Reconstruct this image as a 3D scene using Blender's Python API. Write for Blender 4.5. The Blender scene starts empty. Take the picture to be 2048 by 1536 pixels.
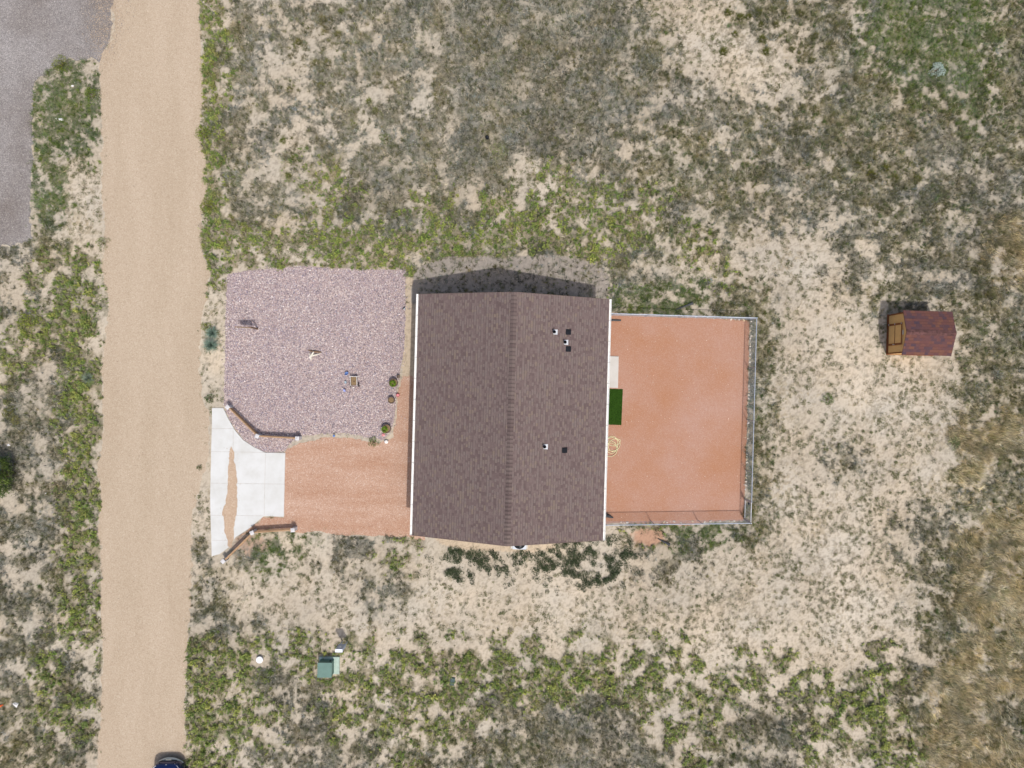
import bpy, bmesh, math, random
import numpy as np
from mathutils import Vector, Matrix
from mathutils.geometry import tessellate_polygon

random.seed(7)
RNG = np.random.default_rng(11)
S = bpy.context.scene
COL = S.collection
R = math.radians

# ------------------------------------------------------------------ camera, sky, sun, exposure
CAM_H = 42.0          # drone height in metres
F_PX = 1420.0         # focal length in pixels of a 2048 px wide frame
cam_d = bpy.data.cameras.new("camera")
cam_d.sensor_width = 36.0
cam_d.lens = 36.0 * F_PX / 2048.0
cam_d.clip_start = 0.5
cam_d.clip_end = 3000.0
cam = bpy.data.objects.new("camera", cam_d)
cam.location = (0, 0, CAM_H)
cam.rotation_euler = (0, 0, 0)
COL.objects.link(cam)
S.camera = cam

SUN_EL = R(63.6)
SUN_AZ = math.atan2(0.456, -0.89)          # sun stands to the south-south-east
W = bpy.data.worlds.new("World")
S.world = W
W.use_nodes = True
wn = W.node_tree
wn.nodes.clear()
sky = wn.nodes.new("ShaderNodeTexSky")
sky.sky_type = 'NISHITA'
sky.sun_disc = False
sky.dust_density = 5.0
sky.air_density = 1.0
sky.ozone_density = 0.6
sky.sun_elevation = SUN_EL
sky.sun_rotation = SUN_AZ
bg = wn.nodes.new("ShaderNodeBackground")
bg.inputs[1].default_value = 0.15
wo = wn.nodes.new("ShaderNodeOutputWorld")
wn.links.new(sky.outputs[0], bg.inputs[0])
wn.links.new(bg.outputs[0], wo.inputs[0])
sd = bpy.data.lights.new("sun", 'SUN')
sd.energy = 3.4
sd.angle = R(0.53)
sd.color = (1.0, 0.95, 0.88)
sun = bpy.data.objects.new("sun", sd)
sun.rotation_euler = Vector((-math.sin(SUN_AZ) * math.cos(SUN_EL), -math.cos(SUN_AZ) * math.cos(SUN_EL), -math.sin(SUN_EL))).to_track_quat('-Z', 'Y').to_euler()
COL.objects.link(sun)
S.view_settings.view_transform = 'Standard'
S.view_settings.look = 'None'
S.view_settings.gamma = 1.0
S.view_settings.use_curve_mapping = False
S.view_settings.exposure = -0.26


# ------------------------------------------------------------------ helpers
def G(px, py, h=0.0):
    """a point of the survey (2048 x 1536 plan) at height h -> metres"""
    k = (CAM_H - h) / F_PX
    return Vector(((px - 1024.0) * k, (768.0 - py) * k, h))


def tag(o, label=None, cat=None, group=None, kind=None):
    if label: o["label"] = label
    if cat: o["category"] = cat
    if group: o["group"] = group
    if kind: o["kind"] = kind
    return o


def empty(name, loc, rz=0.0, label=None, cat=None, group=None):
    o = bpy.data.objects.new(name, None)
    o.empty_display_size = 0.2
    o.location = loc
    o.rotation_euler = (0, 0, rz)
    COL.objects.link(o)
    return tag(o, label, cat, group)


def children_of(o):
    return [c for c in COL.objects if c.parent == o]


def copy_tree(o, parent=None):
    c = o.copy()
    COL.objects.link(c)
    c.parent = parent
    for ch in list(children_of(o)):
        copy_tree(ch, c)
    return c


class MB:
    """collects shapes that end as ONE mesh"""
    def __init__(self):
        self.v = []
        self.f = []

    def add(self, vs, fs):
        b = len(self.v)
        self.v.extend([tuple(p) for p in vs])
        self.f.extend([tuple(b + i for i in f) for f in fs])
        return self

    def box(self, c, s, rz=0.0, ch=0.0):
        cx, cy, cz = c
        hx, hy, hz = s[0] / 2, s[1] / 2, s[2] / 2
        if ch <= 0:
            pts = [(x * hx, y * hy, z * hz) for z in (-1, 1) for x, y in ((-1, -1), (1, -1), (1, 1), (-1, 1))]
            fs = [(0, 3, 2, 1), (4, 5, 6, 7), (0, 1, 5, 4), (1, 2, 6, 5), (2, 3, 7, 6), (3, 0, 4, 7)]
        else:
            pts = []
            for z, e in ((-hz, ch), (-hz + ch, 0), (hz - ch, 0), (hz, ch)):
                for x, y in ((-1, -1), (1, -1), (1, 1), (-1, 1)):
                    pts.append((x * (hx - e), y * (hy - e), z))
            fs = [(3, 2, 1, 0), (12, 13, 14, 15)]
            for k in range(3):
                for i in range(4):
                    j = (i + 1) % 4
                    fs.append((4 * k + i, 4 * k + j, 4 * k + 4 + j, 4 * k + 4 + i))
        ca, sa = math.cos(rz), math.sin(rz)
        return self.add([(cx + x * ca - y * sa, cy + x * sa + y * ca, cz + z) for x, y, z in pts], fs)

    def tube(self, pts, r, n=8, cap=True):
        pts = [Vector(p) for p in pts]
        rs = r if isinstance(r, (list, tuple)) else [r] * len(pts)
        b = len(self.v)
        for i, p in enumerate(pts):
            d = (pts[min(i + 1, len(pts) - 1)] - pts[max(i - 1, 0)]).normalized()
            a = Vector((0, 0, 1)) if abs(d.z) < 0.9 else Vector((1, 0, 0))
            u = d.cross(a).normalized()
            w = d.cross(u).normalized()
            for k in range(n):
                t = 2 * math.pi * k / n
                q = p + (u * math.cos(t) + w * math.sin(t)) * rs[i]
                self.v.append(tuple(q))
        for i in range(len(pts) - 1):
            for k in range(n):
                j = (k + 1) % n
                self.f.append((b + i * n + k, b + i * n + j, b + (i + 1) * n + j, b + (i + 1) * n + k))
        if cap:
            self.f.append(tuple(b + k for k in range(n))[::-1])
            self.f.append(tuple(b + (len(pts) - 1) * n + k for k in range(n)))
        return self

    def lathe(self, prof, c=(0, 0, 0), n=20, close=True):
        b = len(self.v)
        for r, z in prof:
            for k in range(n):
                t = 2 * math.pi * k / n
                self.v.append((c[0] + r * math.cos(t), c[1] + r * math.sin(t), c[2] + z))
        for i in range(len(prof) - 1):
            for k in range(n):
                j = (k + 1) % n
                self.f.append((b + i * n + k, b + i * n + j, b + (i + 1) * n + j, b + (i + 1) * n + k))
        if close:
            self.f.append(tuple(b + k for k in range(n))[::-1])
            self.f.append(tuple(b + (len(prof) - 1) * n + k for k in range(n)))
        return self

    def prism(self, poly, z0, z1):
        n = len(poly)
        vs = [(p[0], p[1], z0) for p in poly] + [(p[0], p[1], z1) for p in poly]
        fs = [(i, (i + 1) % n, n + (i + 1) % n, n + i) for i in range(n)]
        for t in tessellate_polygon([[Vector((p[0], p[1], 0)) for p in poly]]):
            fs.append(tuple(n + i for i in t))
            fs.append(tuple(t)[::-1])
        return self.add(vs, fs)

    def blob(self, c, r, seed=0, amp=0.25, flat=1.0, sub=1):
        bm = bmesh.new()
        bmesh.ops.create_icosphere(bm, subdivisions=sub, radius=1.0)
        rr = random.Random(seed)
        vs = []
        for v in bm.verts:
            k = 1 + rr.uniform(-amp, amp)
            vs.append((c[0] + v.co.x * r[0] * k, c[1] + v.co.y * r[1] * k, c[2] + v.co.z * r[2] * k * flat))
        fs = [tuple(v.index for v in f.verts) for f in bm.faces]
        bm.free()
        return self.add(vs, fs)

    def mesh(self, name, mat, smooth=False):
        me = bpy.data.meshes.new(name)
        me.from_pydata(self.v, [], self.f)
        bm = bmesh.new()
        bm.from_mesh(me)
        bmesh.ops.recalc_face_normals(bm, faces=bm.faces)
        bm.to_mesh(me)
        bm.free()
        if smooth:
            me.shade_smooth()
            try:
                me.set_sharp_from_angle(angle=R(35))
            except Exception:
                pass
        me.materials.append(mat)
        return me

    def build(self, name, mat, parent=None, smooth=False):
        o = bpy.data.objects.new(name, self.mesh(name, mat, smooth))
        COL.objects.link(o)
        if parent: o.parent = parent
        return o


# ------------------------------------------------------------------ materials
def new_mat(name):
    m = bpy.data.materials.new(name)
    m.use_nodes = True
    nt = m.node_tree
    b = nt.nodes["Principled BSDF"]
    return m, nt, b


def N(nt, t, **kw):
    n = nt.nodes.new(t)
    for k, v in kw.items():
        setattr(n, k, v)
    return n


def simple(name, col, rough=0.7, metal=0.0, spec=0.3, var=0.12, scale=6.0, bump=0.0):
    """plain surface with worn tonal variation"""
    m, nt, b = new_mat(name)
    tc = N(nt, "ShaderNodeTexCoord")
    no = N(nt, "ShaderNodeTexNoise")
    no.inputs["Scale"].default_value = scale
    no.inputs["Detail"].default_value = 6
    nt.links.new(tc.outputs["Object"], no.inputs["Vector"])
    mr = N(nt, "ShaderNodeMapRange")
    mr.inputs[1].default_value = 0.3
    mr.inputs[2].default_value = 0.7
    mr.inputs[3].default_value = 1 - var
    mr.inputs[4].default_value = 1 + var
    nt.links.new(no.outputs["Fac"], mr.inputs[0])
    mx = N(nt, "ShaderNodeVectorMath", operation='SCALE')
    mx.inputs[0].default_value = col
    nt.links.new(mr.outputs[0], mx.inputs["Scale"])
    nt.links.new(mx.outputs[0], b.inputs["Base Color"])
    b.inputs["Roughness"].default_value = rough
    b.inputs["Metallic"].default_value = metal
    b.inputs["Specular IOR Level"].default_value = spec
    if bump:
        bu = N(nt, "ShaderNodeBump")
        bu.inputs["Strength"].default_value = bump
        bu.inputs["Distance"].default_value = 0.02
        nt.links.new(no.outputs["Fac"], bu.inputs["Height"])
        nt.links.new(bu.outputs[0], b.inputs["Normal"])
    return m


def attr_mat(name, rough=0.85, spec=0.12, noise=0.0, nscale=40.0, bump=0.0, trans=0.0):
    """surface whose own colour varies from leaf to leaf / stone to stone (colour attribute)"""
    m, nt, b = new_mat(name)
    at = N(nt, "ShaderNodeAttribute", attribute_name="tint")
    src = at.outputs["Color"]
    if noise:
        tc = N(nt, "ShaderNodeTexCoord")
        no = N(nt, "ShaderNodeTexNoise")
        no.inputs["Scale"].default_value = nscale
        no.inputs["Detail"].default_value = 8
        no.inputs["Roughness"].default_value = 0.75
        nt.links.new(tc.outputs["Object"], no.inputs["Vector"])
        mr = N(nt, "ShaderNodeMapRange")
        mr.inputs[1].default_value = 0.25
        mr.inputs[2].default_value = 0.75
        mr.inputs[3].default_value = 1 - noise
        mr.inputs[4].default_value = 1 + noise
        nt.links.new(no.outputs["Fac"], mr.inputs[0])
        mx = N(nt, "ShaderNodeVectorMath", operation='SCALE')
        nt.links.new(src, mx.inputs[0])
        nt.links.new(mr.outputs[0], mx.inputs["Scale"])
        src = mx.outputs[0]
        if bump:
            bu = N(nt, "ShaderNodeBump")
            bu.inputs["Strength"].default_value = bump
            bu.inputs["Distance"].default_value = 0.03
            nt.links.new(no.outputs["Fac"], bu.inputs["Height"])
            nt.links.new(bu.outputs[0], b.inputs["Normal"])
    nt.links.new(src, b.inputs["Base Color"])
    b.inputs["Roughness"].default_value = rough
    b.inputs["Specular IOR Level"].default_value = spec
    if trans:
        tr = N(nt, "ShaderNodeBsdfTranslucent")
        nt.links.new(src, tr.inputs["Color"])
        ms = N(nt, "ShaderNodeMixShader")
        ms.inputs[0].default_value = trans
        nt.links.new(b.outputs[0], ms.inputs[1])
        nt.links.new(tr.outputs[0], ms.inputs[2])
        nt.links.new(ms.outputs[0], nt.nodes["Material Output"].inputs["Surface"])
    return m


def fill_ramp(cr, cols):
    el = cr.color_ramp.elements
    el[0].color = (*cols[0], 1)
    el[-1].color = (*cols[-1], 1)
    for i, c in enumerate(cols[1:-1], 1):
        e = el.new(i / (len(cols) - 1))
        e.color = (*c, 1)


def gravel_mat(name, cols, cell, big=((1, 1, 1), (1, 1, 1)), bigscale=0.12, bump=0.6, streak=None):
    """loose stone: each voronoi cell a stone of its own colour, plus broad tonal drift"""
    m, nt, b = new_mat(name)
    tc = N(nt, "ShaderNodeTexCoord")
    vo = N(nt, "ShaderNodeTexVoronoi")
    vo.inputs["Scale"].default_value = 1.0 / cell
    nt.links.new(tc.outputs["Object"], vo.inputs["Vector"])
    sep = N(nt, "ShaderNodeSeparateColor")
    nt.links.new(vo.outputs["Color"], sep.inputs[0])
    cr = N(nt, "ShaderNodeValToRGB")
    fill_ramp(cr, cols)
    nt.links.new(sep.outputs[0], cr.inputs[0])
    no = N(nt, "ShaderNodeTexNoise")
    no.inputs["Scale"].default_value = bigscale
    no.inputs["Detail"].default_value = 7
    no.inputs["Roughness"].default_value = 0.6
    if streak:
        mp = N(nt, "ShaderNodeMapping")
        mp.inputs["Scale"].default_value = streak
        nt.links.new(tc.outputs["Object"], mp.inputs["Vector"])
        nt.links.new(mp.outputs[0], no.inputs["Vector"])
    else:
        nt.links.new(tc.outputs["Object"], no.inputs["Vector"])
    c2 = N(nt, "ShaderNodeValToRGB")
    c2.color_ramp.elements[0].position = 0.35
    c2.color_ramp.elements[0].color = (*big[0], 1)
    c2.color_ramp.elements[1].position = 0.65
    c2.color_ramp.elements[1].color = (*big[1], 1)
    nt.links.new(no.outputs["Fac"], c2.inputs[0])
    mul = N(nt, "ShaderNodeVectorMath", operation='MULTIPLY')
    nt.links.new(cr.outputs[0], mul.inputs[0])
    nt.links.new(c2.outputs[0], mul.inputs[1])
    nt.links.new(mul.outputs[0], b.inputs["Base Color"])
    b.inputs["Roughness"].default_value = 0.92
    b.inputs["Specular IOR Level"].default_value = 0.1
    bu = N(nt, "ShaderNodeBump")
    bu.invert = True
    bu.inputs["Strength"].default_value = bump
    bu.inputs["Distance"].default_value = cell * 0.5
    nt.links.new(vo.outputs["Distance"], bu.inputs["Height"])
    nt.links.new(bu.outputs[0], b.inputs["Normal"])
    return m


def shingle_mat(name, cols, course, tab, axis_along='Y', dark=0.55):
    """laminated asphalt shingles: rows of tabs of mixed granule colour, each with its dark butt line"""
    m, nt, b = new_mat(name)
    uv = N(nt, "ShaderNodeUVMap")
    sx = N(nt, "ShaderNodeSeparateXYZ")
    nt.links.new(uv.outputs[0], sx.inputs[0])

    def math_(op, a, bb=None, v=None):
        n = N(nt, "ShaderNodeMath", operation=op)
        nt.links.new(a, n.inputs[0])
        if bb is not None: nt.links.new(bb, n.inputs[1])
        if v is not None: n.inputs[1].default_value = v
        return n.outputs[0]
    row_f = math_('DIVIDE', sx.outputs[0], v=course)
    row = math_('FLOOR', row_f)
    frac = math_('FRACT', row_f)
    w1 = N(nt, "ShaderNodeTexWhiteNoise", noise_dimensions='1D')
    nt.links.new(row, w1.inputs["W"])
    t1 = math_('ADD', math_('DIVIDE', sx.outputs[1], v=tab), math_('MULTIPLY', w1.outputs["Value"], v=17.0))
    # uneven tab widths
    n1 = N(nt, "ShaderNodeTexNoise")
    n1.noise_dimensions = '2D'
    n1.inputs["Scale"].default_value = 1.3
    cv = N(nt, "ShaderNodeCombineXYZ")
    nt.links.new(t1, cv.inputs[0])
    nt.links.new(math_('MULTIPLY', row, v=3.7), cv.inputs[1])
    nt.links.new(cv.outputs[0], n1.inputs["Vector"])
    t2 = math_('ADD', t1, math_('MULTIPLY', n1.outputs["Fac"], v=1.1))
    tabi = math_('FLOOR', t2)
    w2 = N(nt, "ShaderNodeTexWhiteNoise", noise_dimensions='2D')
    c2 = N(nt, "ShaderNodeCombineXYZ")
    nt.links.new(row, c2.inputs[0])
    nt.links.new(tabi, c2.inputs[1])
    nt.links.new(c2.outputs[0], w2.inputs["Vector"])
    cr = N(nt, "ShaderNodeValToRGB")
    fill_ramp(cr, cols)
    nt.links.new(w2.outputs["Value"], cr.inputs[0])
    # butt line at the low edge of the upper laminate
    lm = N(nt, "ShaderNodeMapRange")
    lm.inputs[1].default_value = 0.80
    lm.inputs[2].default_value = 0.97
    lm.inputs[3].default_value = 1.0
    lm.inputs[4].default_value = dark
    nt.links.new(frac, lm.inputs[0])
    gate = math_('GREATER_THAN', w2.outputs["Value"], v=0.45)
    one = math_('ADD', math_('MULTIPLY', math_('SUBTRACT', lm.outputs[0], v=1.0), gate), v=1.0)
    # granule noise
    tc = N(nt, "ShaderNodeTexCoord")
    gn = N(nt, "ShaderNodeTexNoise")
    gn.inputs["Scale"].default_value = 9.0
    gn.inputs["Detail"].default_value = 8
    gn.inputs["Roughness"].default_value = 0.8
    nt.links.new(tc.outputs["Object"], gn.inputs["Vector"])
    gm = N(nt, "ShaderNodeMapRange")
    gm.inputs[1].default_value = 0.3
    gm.inputs[2].default_value = 0.7
    gm.inputs[3].default_value = 0.86
    gm.inputs[4].default_value = 1.14
    nt.links.new(gn.outputs["Fac"], gm.inputs[0])
    sc = N(nt, "ShaderNodeVectorMath", operation='SCALE')
    nt.links.new(cr.outputs[0], sc.inputs[0])
    nt.links.new(math_('MULTIPLY', one, gm.outputs[0]), sc.inputs["Scale"])
    nt.links.new(sc.outputs[0], b.inputs["Base Color"])
    b.inputs["Roughness"].default_value = 0.95
    b.inputs["Specular IOR Level"].default_value = 0.1
    return m


def concrete_mat(name, col):
    m, nt, b = new_mat(name)
    tc = N(nt, "ShaderNodeTexCoord")
    n1 = N(nt, "ShaderNodeTexNoise")
    n1.inputs["Scale"].default_value = 0.9
    n1.inputs["Detail"].default_value = 9
    n1.inputs["Roughness"].default_value = 0.65
    nt.links.new(tc.outputs["Object"], n1.inputs["Vector"])
    cr = N(nt, "ShaderNodeValToRGB")
    cr.color_ramp.elements[0].position = 0.28
    cr.color_ramp.elements[0].color = (col[0] * .86, col[1] * .85, col[2] * .82, 1)
    cr.color_ramp.elements[1].position = 0.6
    cr.color_ramp.elements[1].color = (*col, 1)
    nt.links.new(n1.outputs["Fac"], cr.inputs[0])
    nt.links.new(cr.outputs[0], b.inputs["Base Color"])
    b.inputs["Roughness"].default_value = 0.9
    b.inputs["Specular IOR Level"].default_value = 0.15
    return m


def wood_mat(name, col, dark, scale=(1, 14, 14)):
    m, nt, b = new_mat(name)
    tc = N(nt, "ShaderNodeTexCoord")
    mp = N(nt, "ShaderNodeMapping")
    mp.inputs["Scale"].default_value = scale
    nt.links.new(tc.outputs["Object"], mp.inputs["Vector"])
    no = N(nt, "ShaderNodeTexNoise")
    no.inputs["Scale"].default_value = 2.5
    no.inputs["Detail"].default_value = 7
    nt.links.new(mp.outputs[0], no.inputs["Vector"])
    cr = N(nt, "ShaderNodeValToRGB")
    cr.color_ramp.elements[0].position = 0.35
    cr.color_ramp.elements[0].color = (*dark, 1)
    cr.color_ramp.elements[1].position = 0.65
    cr.color_ramp.elements[1].color = (*col, 1)
    nt.links.new(no.outputs["Fac"], cr.inputs[0])
    nt.links.new(cr.outputs[0], b.inputs["Base Color"])
    b.inputs["Roughness"].default_value = 0.8
    b.inputs["Specular IOR Level"].default_value = 0.2
    return m


M = {
    'ground': attr_mat("sandy_soil", noise=0.16, nscale=7.0, bump=0.35, spec=0.05, rough=0.95),
    'grass': attr_mat("grass_blades", rough=0.8, spec=0.1, trans=0.25),
    'leaf': attr_mat("weed_leaves", rough=0.7, spec=0.15, trans=0.25),
    'stone': attr_mat("loose_stone", rough=0.9, spec=0.12),
    'road': gravel_mat("packed_dirt", [(.352, .28, .208), (.420, .342, .260), (.430, .352, .271), (.440, .36, .278), (.490, .42, .333)], 0.04,
                       big=((.92, .91, .89), (1.0, 1.0, 1.0)), bigscale=0.55, bump=0.15, streak=(1.2, .22, 1)),
    'drive': gravel_mat("grey_gravel", [(.15, .142, .142), (.215, .204, .205), (.238, .227, .228), (.265, .252, .25), (.36, .345, .335)], 0.04,
                        big=((.72, .67, .63), (1.12, 1.12, 1.12)), bigscale=0.22, bump=0.4),
    'rock': gravel_mat("pink_river_rock", [(.16, .135, .155), (.30, .245, .255), (.375, .305, .308), (.42, .34, .325), (.62, .55, .53)], 0.05,
                       big=((.94, .93, .95), (1.04, 1.03, 1.0)), bigscale=0.4, bump=0.7),
    'red_yard': gravel_mat("terracotta_fines", [(.37, .20, .132), (.395, .218, .147), (.405, .226, .156), (.41, .236, .168), (.45, .29, .22)], 0.03,
                           big=((.90, .82, .72), (.97, 1.03, 1.13)), bigscale=0.26, bump=0.12),
    'red_drive': gravel_mat("pink_drive_gravel", [(.34, .205, .145), (.41, .26, .19), (.43, .275, .20), (.44, .29, .215), (.52, .40, .33)], 0.04,
                            big=((.90, .84, .79), (1.07, 1.12, 1.16)), bigscale=0.3, bump=0.2, streak=(.5, 3.0, 1)),
    'dust': gravel_mat("washed_dirt", [(.38, .28, .20), (.42, .315, .23), (.43, .325, .24), (.44, .33, .245), (.5, .40, .31)], 0.05, bump=0.15,
                       big=((.95, .95, .95), (1.04, 1.04, 1.04)), bigscale=0.8),
    'concrete': concrete_mat("concrete", (.585, .602, .607)),
    'slab': concrete_mat("slab_concrete", (.53, .52, .50)),
    'joint': simple("joint_dirt", (.43, .41, .38), 0.95, var=0.2),
    'roof': shingle_mat("brown_shingles", [(.115, .085, .084), (.133, .099, .097), (.153, .117, .113), (.159, .123, .118), (.163, .131, .126), (.177, .138, .118)], 0.143, 0.17, dark=0.42),
    'cap': None,
    'shed_roof': shingle_mat("red_brown_shingles", [(.068, .046, .060), (.100, .053, .056), (.120, .056, .053), (.128, .060, .052), (.150, .072, .052)], 0.15, 0.26, dark=0.7),
    'white': simple("white_metal", (.78, .79, .78), 0.45, var=0.06),
    'siding': simple("house_siding", (.46, .43, .38), 0.75, var=0.05),
    'trim': simple("house_trim", (.72, .71, .68), 0.6, var=0.05),
    'glass': simple("window_glass", (.03, .04, .05), 0.08, spec=0.6, var=0.02),
    'black': simple("black_plastic", (.010, .012, .017), 0.75, var=0.2, spec=.15),
    'dark': simple("dark_pipe", (.05, .055, .06), 0.5, var=0.2),
    'flash': simple("galvanised_flashing", (.58, .61, .65), 0.45, metal=0.3, var=0.1),
    'galv': simple("galvanised_steel", (.40, .455, .54), 0.5, metal=0.35, spec=0.5, var=0.1),
    'wire': simple("galvanised_wire", (.36, .40, .46), 0.6, metal=0.2, var=0.1),
    'post_white': simple("pale_post_cap", (.55, .55, .57), 0.7, var=0.08),
    'rail': wood_mat("weathered_rail", (.46, .31, .19), (.30, .19, .11)),
    'brown_wood': wood_mat("brown_wood", (.26, .17, .11), (.15, .095, .06)),
    'pale_wood': wood_mat("bleached_wood", (.72, .70, .62), (.55, .52, .45)),
    'barrel': wood_mat("barrel_staves", (.20, .15, .115), (.10, .078, .065), scale=(12, 12, 1)),
    'soil': simple("potting_soil", (.22, .155, .085), 0.95, var=0.35, scale=30, bump=0.6),
    'turf': simple("artificial_turf", (.034, .085, .012), 0.95, var=0.35, scale=22, bump=0.9, spec=0.05),
    'hose': simple("pale_green_hose", (.72, .72, .44), 0.5, var=0.08),
    'shed_wall': simple("tan_shed_siding", (.72, .44, .18), 0.8, var=0.05),
    'shed_trim': simple("brown_shed_trim", (.22, .075, .025), 0.75, var=0.12),
    'green_box': simple("green_enamel", (.115, .205, .18), 0.5, var=0.1, scale=3),
    'green_pad': simple("pale_green_pad", (.36, .46, .41), 0.8, var=0.1),
    'meter': simple("grey_blue_enamel", (.40, .47, .60), 0.45, metal=0.2, var=0.06),
    'car_paint': None,
    'tyre': simple("tyre_rubber", (.02, .02, .022), 0.85, var=0.15),
    'rim': simple("alloy", (.5, .5, .52), 0.35, metal=0.8, var=0.05),
    'lamp': simple("headlamp_lens", (.62, .66, .70), 0.15, spec=0.7, var=0.03),
    'silver': simple("satin_silver", (.55, .60, .60), 0.4, metal=0.4, var=0.05),
    'blue_glaze': simple("blue_glaze", (.13, .22, .48), 0.35, var=0.2),
    'pale_blue': simple("pale_blue_glaze", (.36, .46, .52), 0.4, var=0.2),
    'red_glaze': simple("red_glaze", (.42, .06, .07), 0.5, var=0.15),
    'pink_stone': simple("pink_stone", (.62, .26, .28), 0.8, var=0.15),
    'white_stone': simple("white_stone", (.80, .76, .73), 0.8, var=0.08),
    'ac': simple("ac_enamel", (.50, .55, .62), 0.5, var=0.06),
    'teal': simple("dark_teal_lid", (.06, .10, .10), 0.7, var=0.2),
    'orange': simple("orange_plastic", (.75, .10, .02), 0.6, var=0.1),
    'litter': simple("white_plastic", (.80, .80, .82), 0.6, var=0.1),
    'bark': wood_mat("bark", (.16, .11, .075), (.09, .06, .04), scale=(6, 6, 1)),
}
m, nt, b = new_mat("cap_shingles")
tc = N(nt, "ShaderNodeTexCoord")
sp = N(nt, "ShaderNodeSeparateXYZ")
nt.links.new(tc.outputs["Object"], sp.inputs[0])
dv = N(nt, "ShaderNodeMath", operation='DIVIDE'); dv.inputs[1].default_value = 0.21
nt.links.new(sp.outputs[1], dv.inputs[0])
fr_ = N(nt, "ShaderNodeMath", operation='FRACT'); nt.links.new(dv.outputs[0], fr_.inputs[0])
fl_ = N(nt, "ShaderNodeMath", operation='FLOOR'); nt.links.new(dv.outputs[0], fl_.inputs[0])
wn_ = N(nt, "ShaderNodeTexWhiteNoise", noise_dimensions='1D'); nt.links.new(fl_.outputs[0], wn_.inputs["W"])
cr = N(nt, "ShaderNodeValToRGB"); fill_ramp(cr, [(.118, .088, .086), (.140, .108, .104), (.155, .122, .114)])
nt.links.new(wn_.outputs["Value"], cr.inputs[0])
gt = N(nt, "ShaderNodeMapRange"); gt.inputs[1].default_value = .70; gt.inputs[2].default_value = .78; gt.inputs[3].default_value = 1.0; gt.inputs[4].default_value = .72
nt.links.new(fr_.outputs[0], gt.inputs[0])
sc = N(nt, "ShaderNodeVectorMath", operation='SCALE')
nt.links.new(cr.outputs[0], sc.inputs[0]); nt.links.new(gt.outputs[0], sc.inputs["Scale"]); nt.links.new(sc.outputs[0], b.inputs["Base Color"])
b.inputs["Roughness"].default_value = .95
b.inputs["Specular IOR Level"].default_value = .1
M['cap'] = m
cp, cnt, cb = new_mat("blue_car_paint")
cb.inputs["Base Color"].default_value = (.004, .016, .095, 1)
cb.inputs["Roughness"].default_value = 0.28
cb.inputs["Metallic"].default_value = 0.35
cb.inputs["Coat Weight"].default_value = 0.8
cb.inputs["Coat Roughness"].default_value = 0.05
M['car_paint'] = cp


# ------------------------------------------------------------------ numpy noise
def _hash(ix, iy, seed):
    h = (ix.astype(np.int64) * 374761393 + iy.astype(np.int64) * 668265263 + seed * 1442695041) & 0xFFFFFFFF
    h = ((h ^ (h >> 13)) * 1274126177) & 0xFFFFFFFF
    h = (h ^ (h >> 16)) & 0xFFFFFF
    return h / float(0xFFFFFF)


def gnoise(x, y, seed=0):
    """gradient noise, about -1..1"""
    x0 = np.floor(x); y0 = np.floor(y)
    fx = x - x0; fy = y - y0
    u = fx * fx * fx * (fx * (fx * 6 - 15) + 10)
    v = fy * fy * fy * (fy * (fy * 6 - 15) + 10)

    def g(dx, dy):
        a = _hash(x0 + dx, y0 + dy, seed) * 2 * np.pi
        return np.cos(a) * (fx - dx) + np.sin(a) * (fy - dy)
    a = g(0, 0) * (1 - u) + g(1, 0) * u
    b = g(0, 1) * (1 - u) + g(1, 1) * u
    return (a * (1 - v) + b * v) * 1.5


def fbm(x, y, size, octv=5, seed=0, gain=0.55):
    s = np.zeros_like(x, dtype=float); a = 1.0; tot = 0.0
    f = 1.0 / size
    for o in range(octv):
        s += a * gnoise(x * f + 13.7 * o, y * f - 7.1 * o, seed + 31 * o)
        tot += a * a
        a *= gain; f *= 2.03
    return s / math.sqrt(tot)          # roughly unit-ish spread ~0.4


def uni(n):
    """noise -> about uniform 0..1"""
    s = (n - np.mean(n)) / (np.std(n) + 1e-9)
    return 1.0 / (1.0 + np.exp(-1.702 * s))


def sstep(a, b, x):
    t = np.clip((x - a) / (b - a), 0, 1)
    return t * t * (3 - 2 * t)


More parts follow.
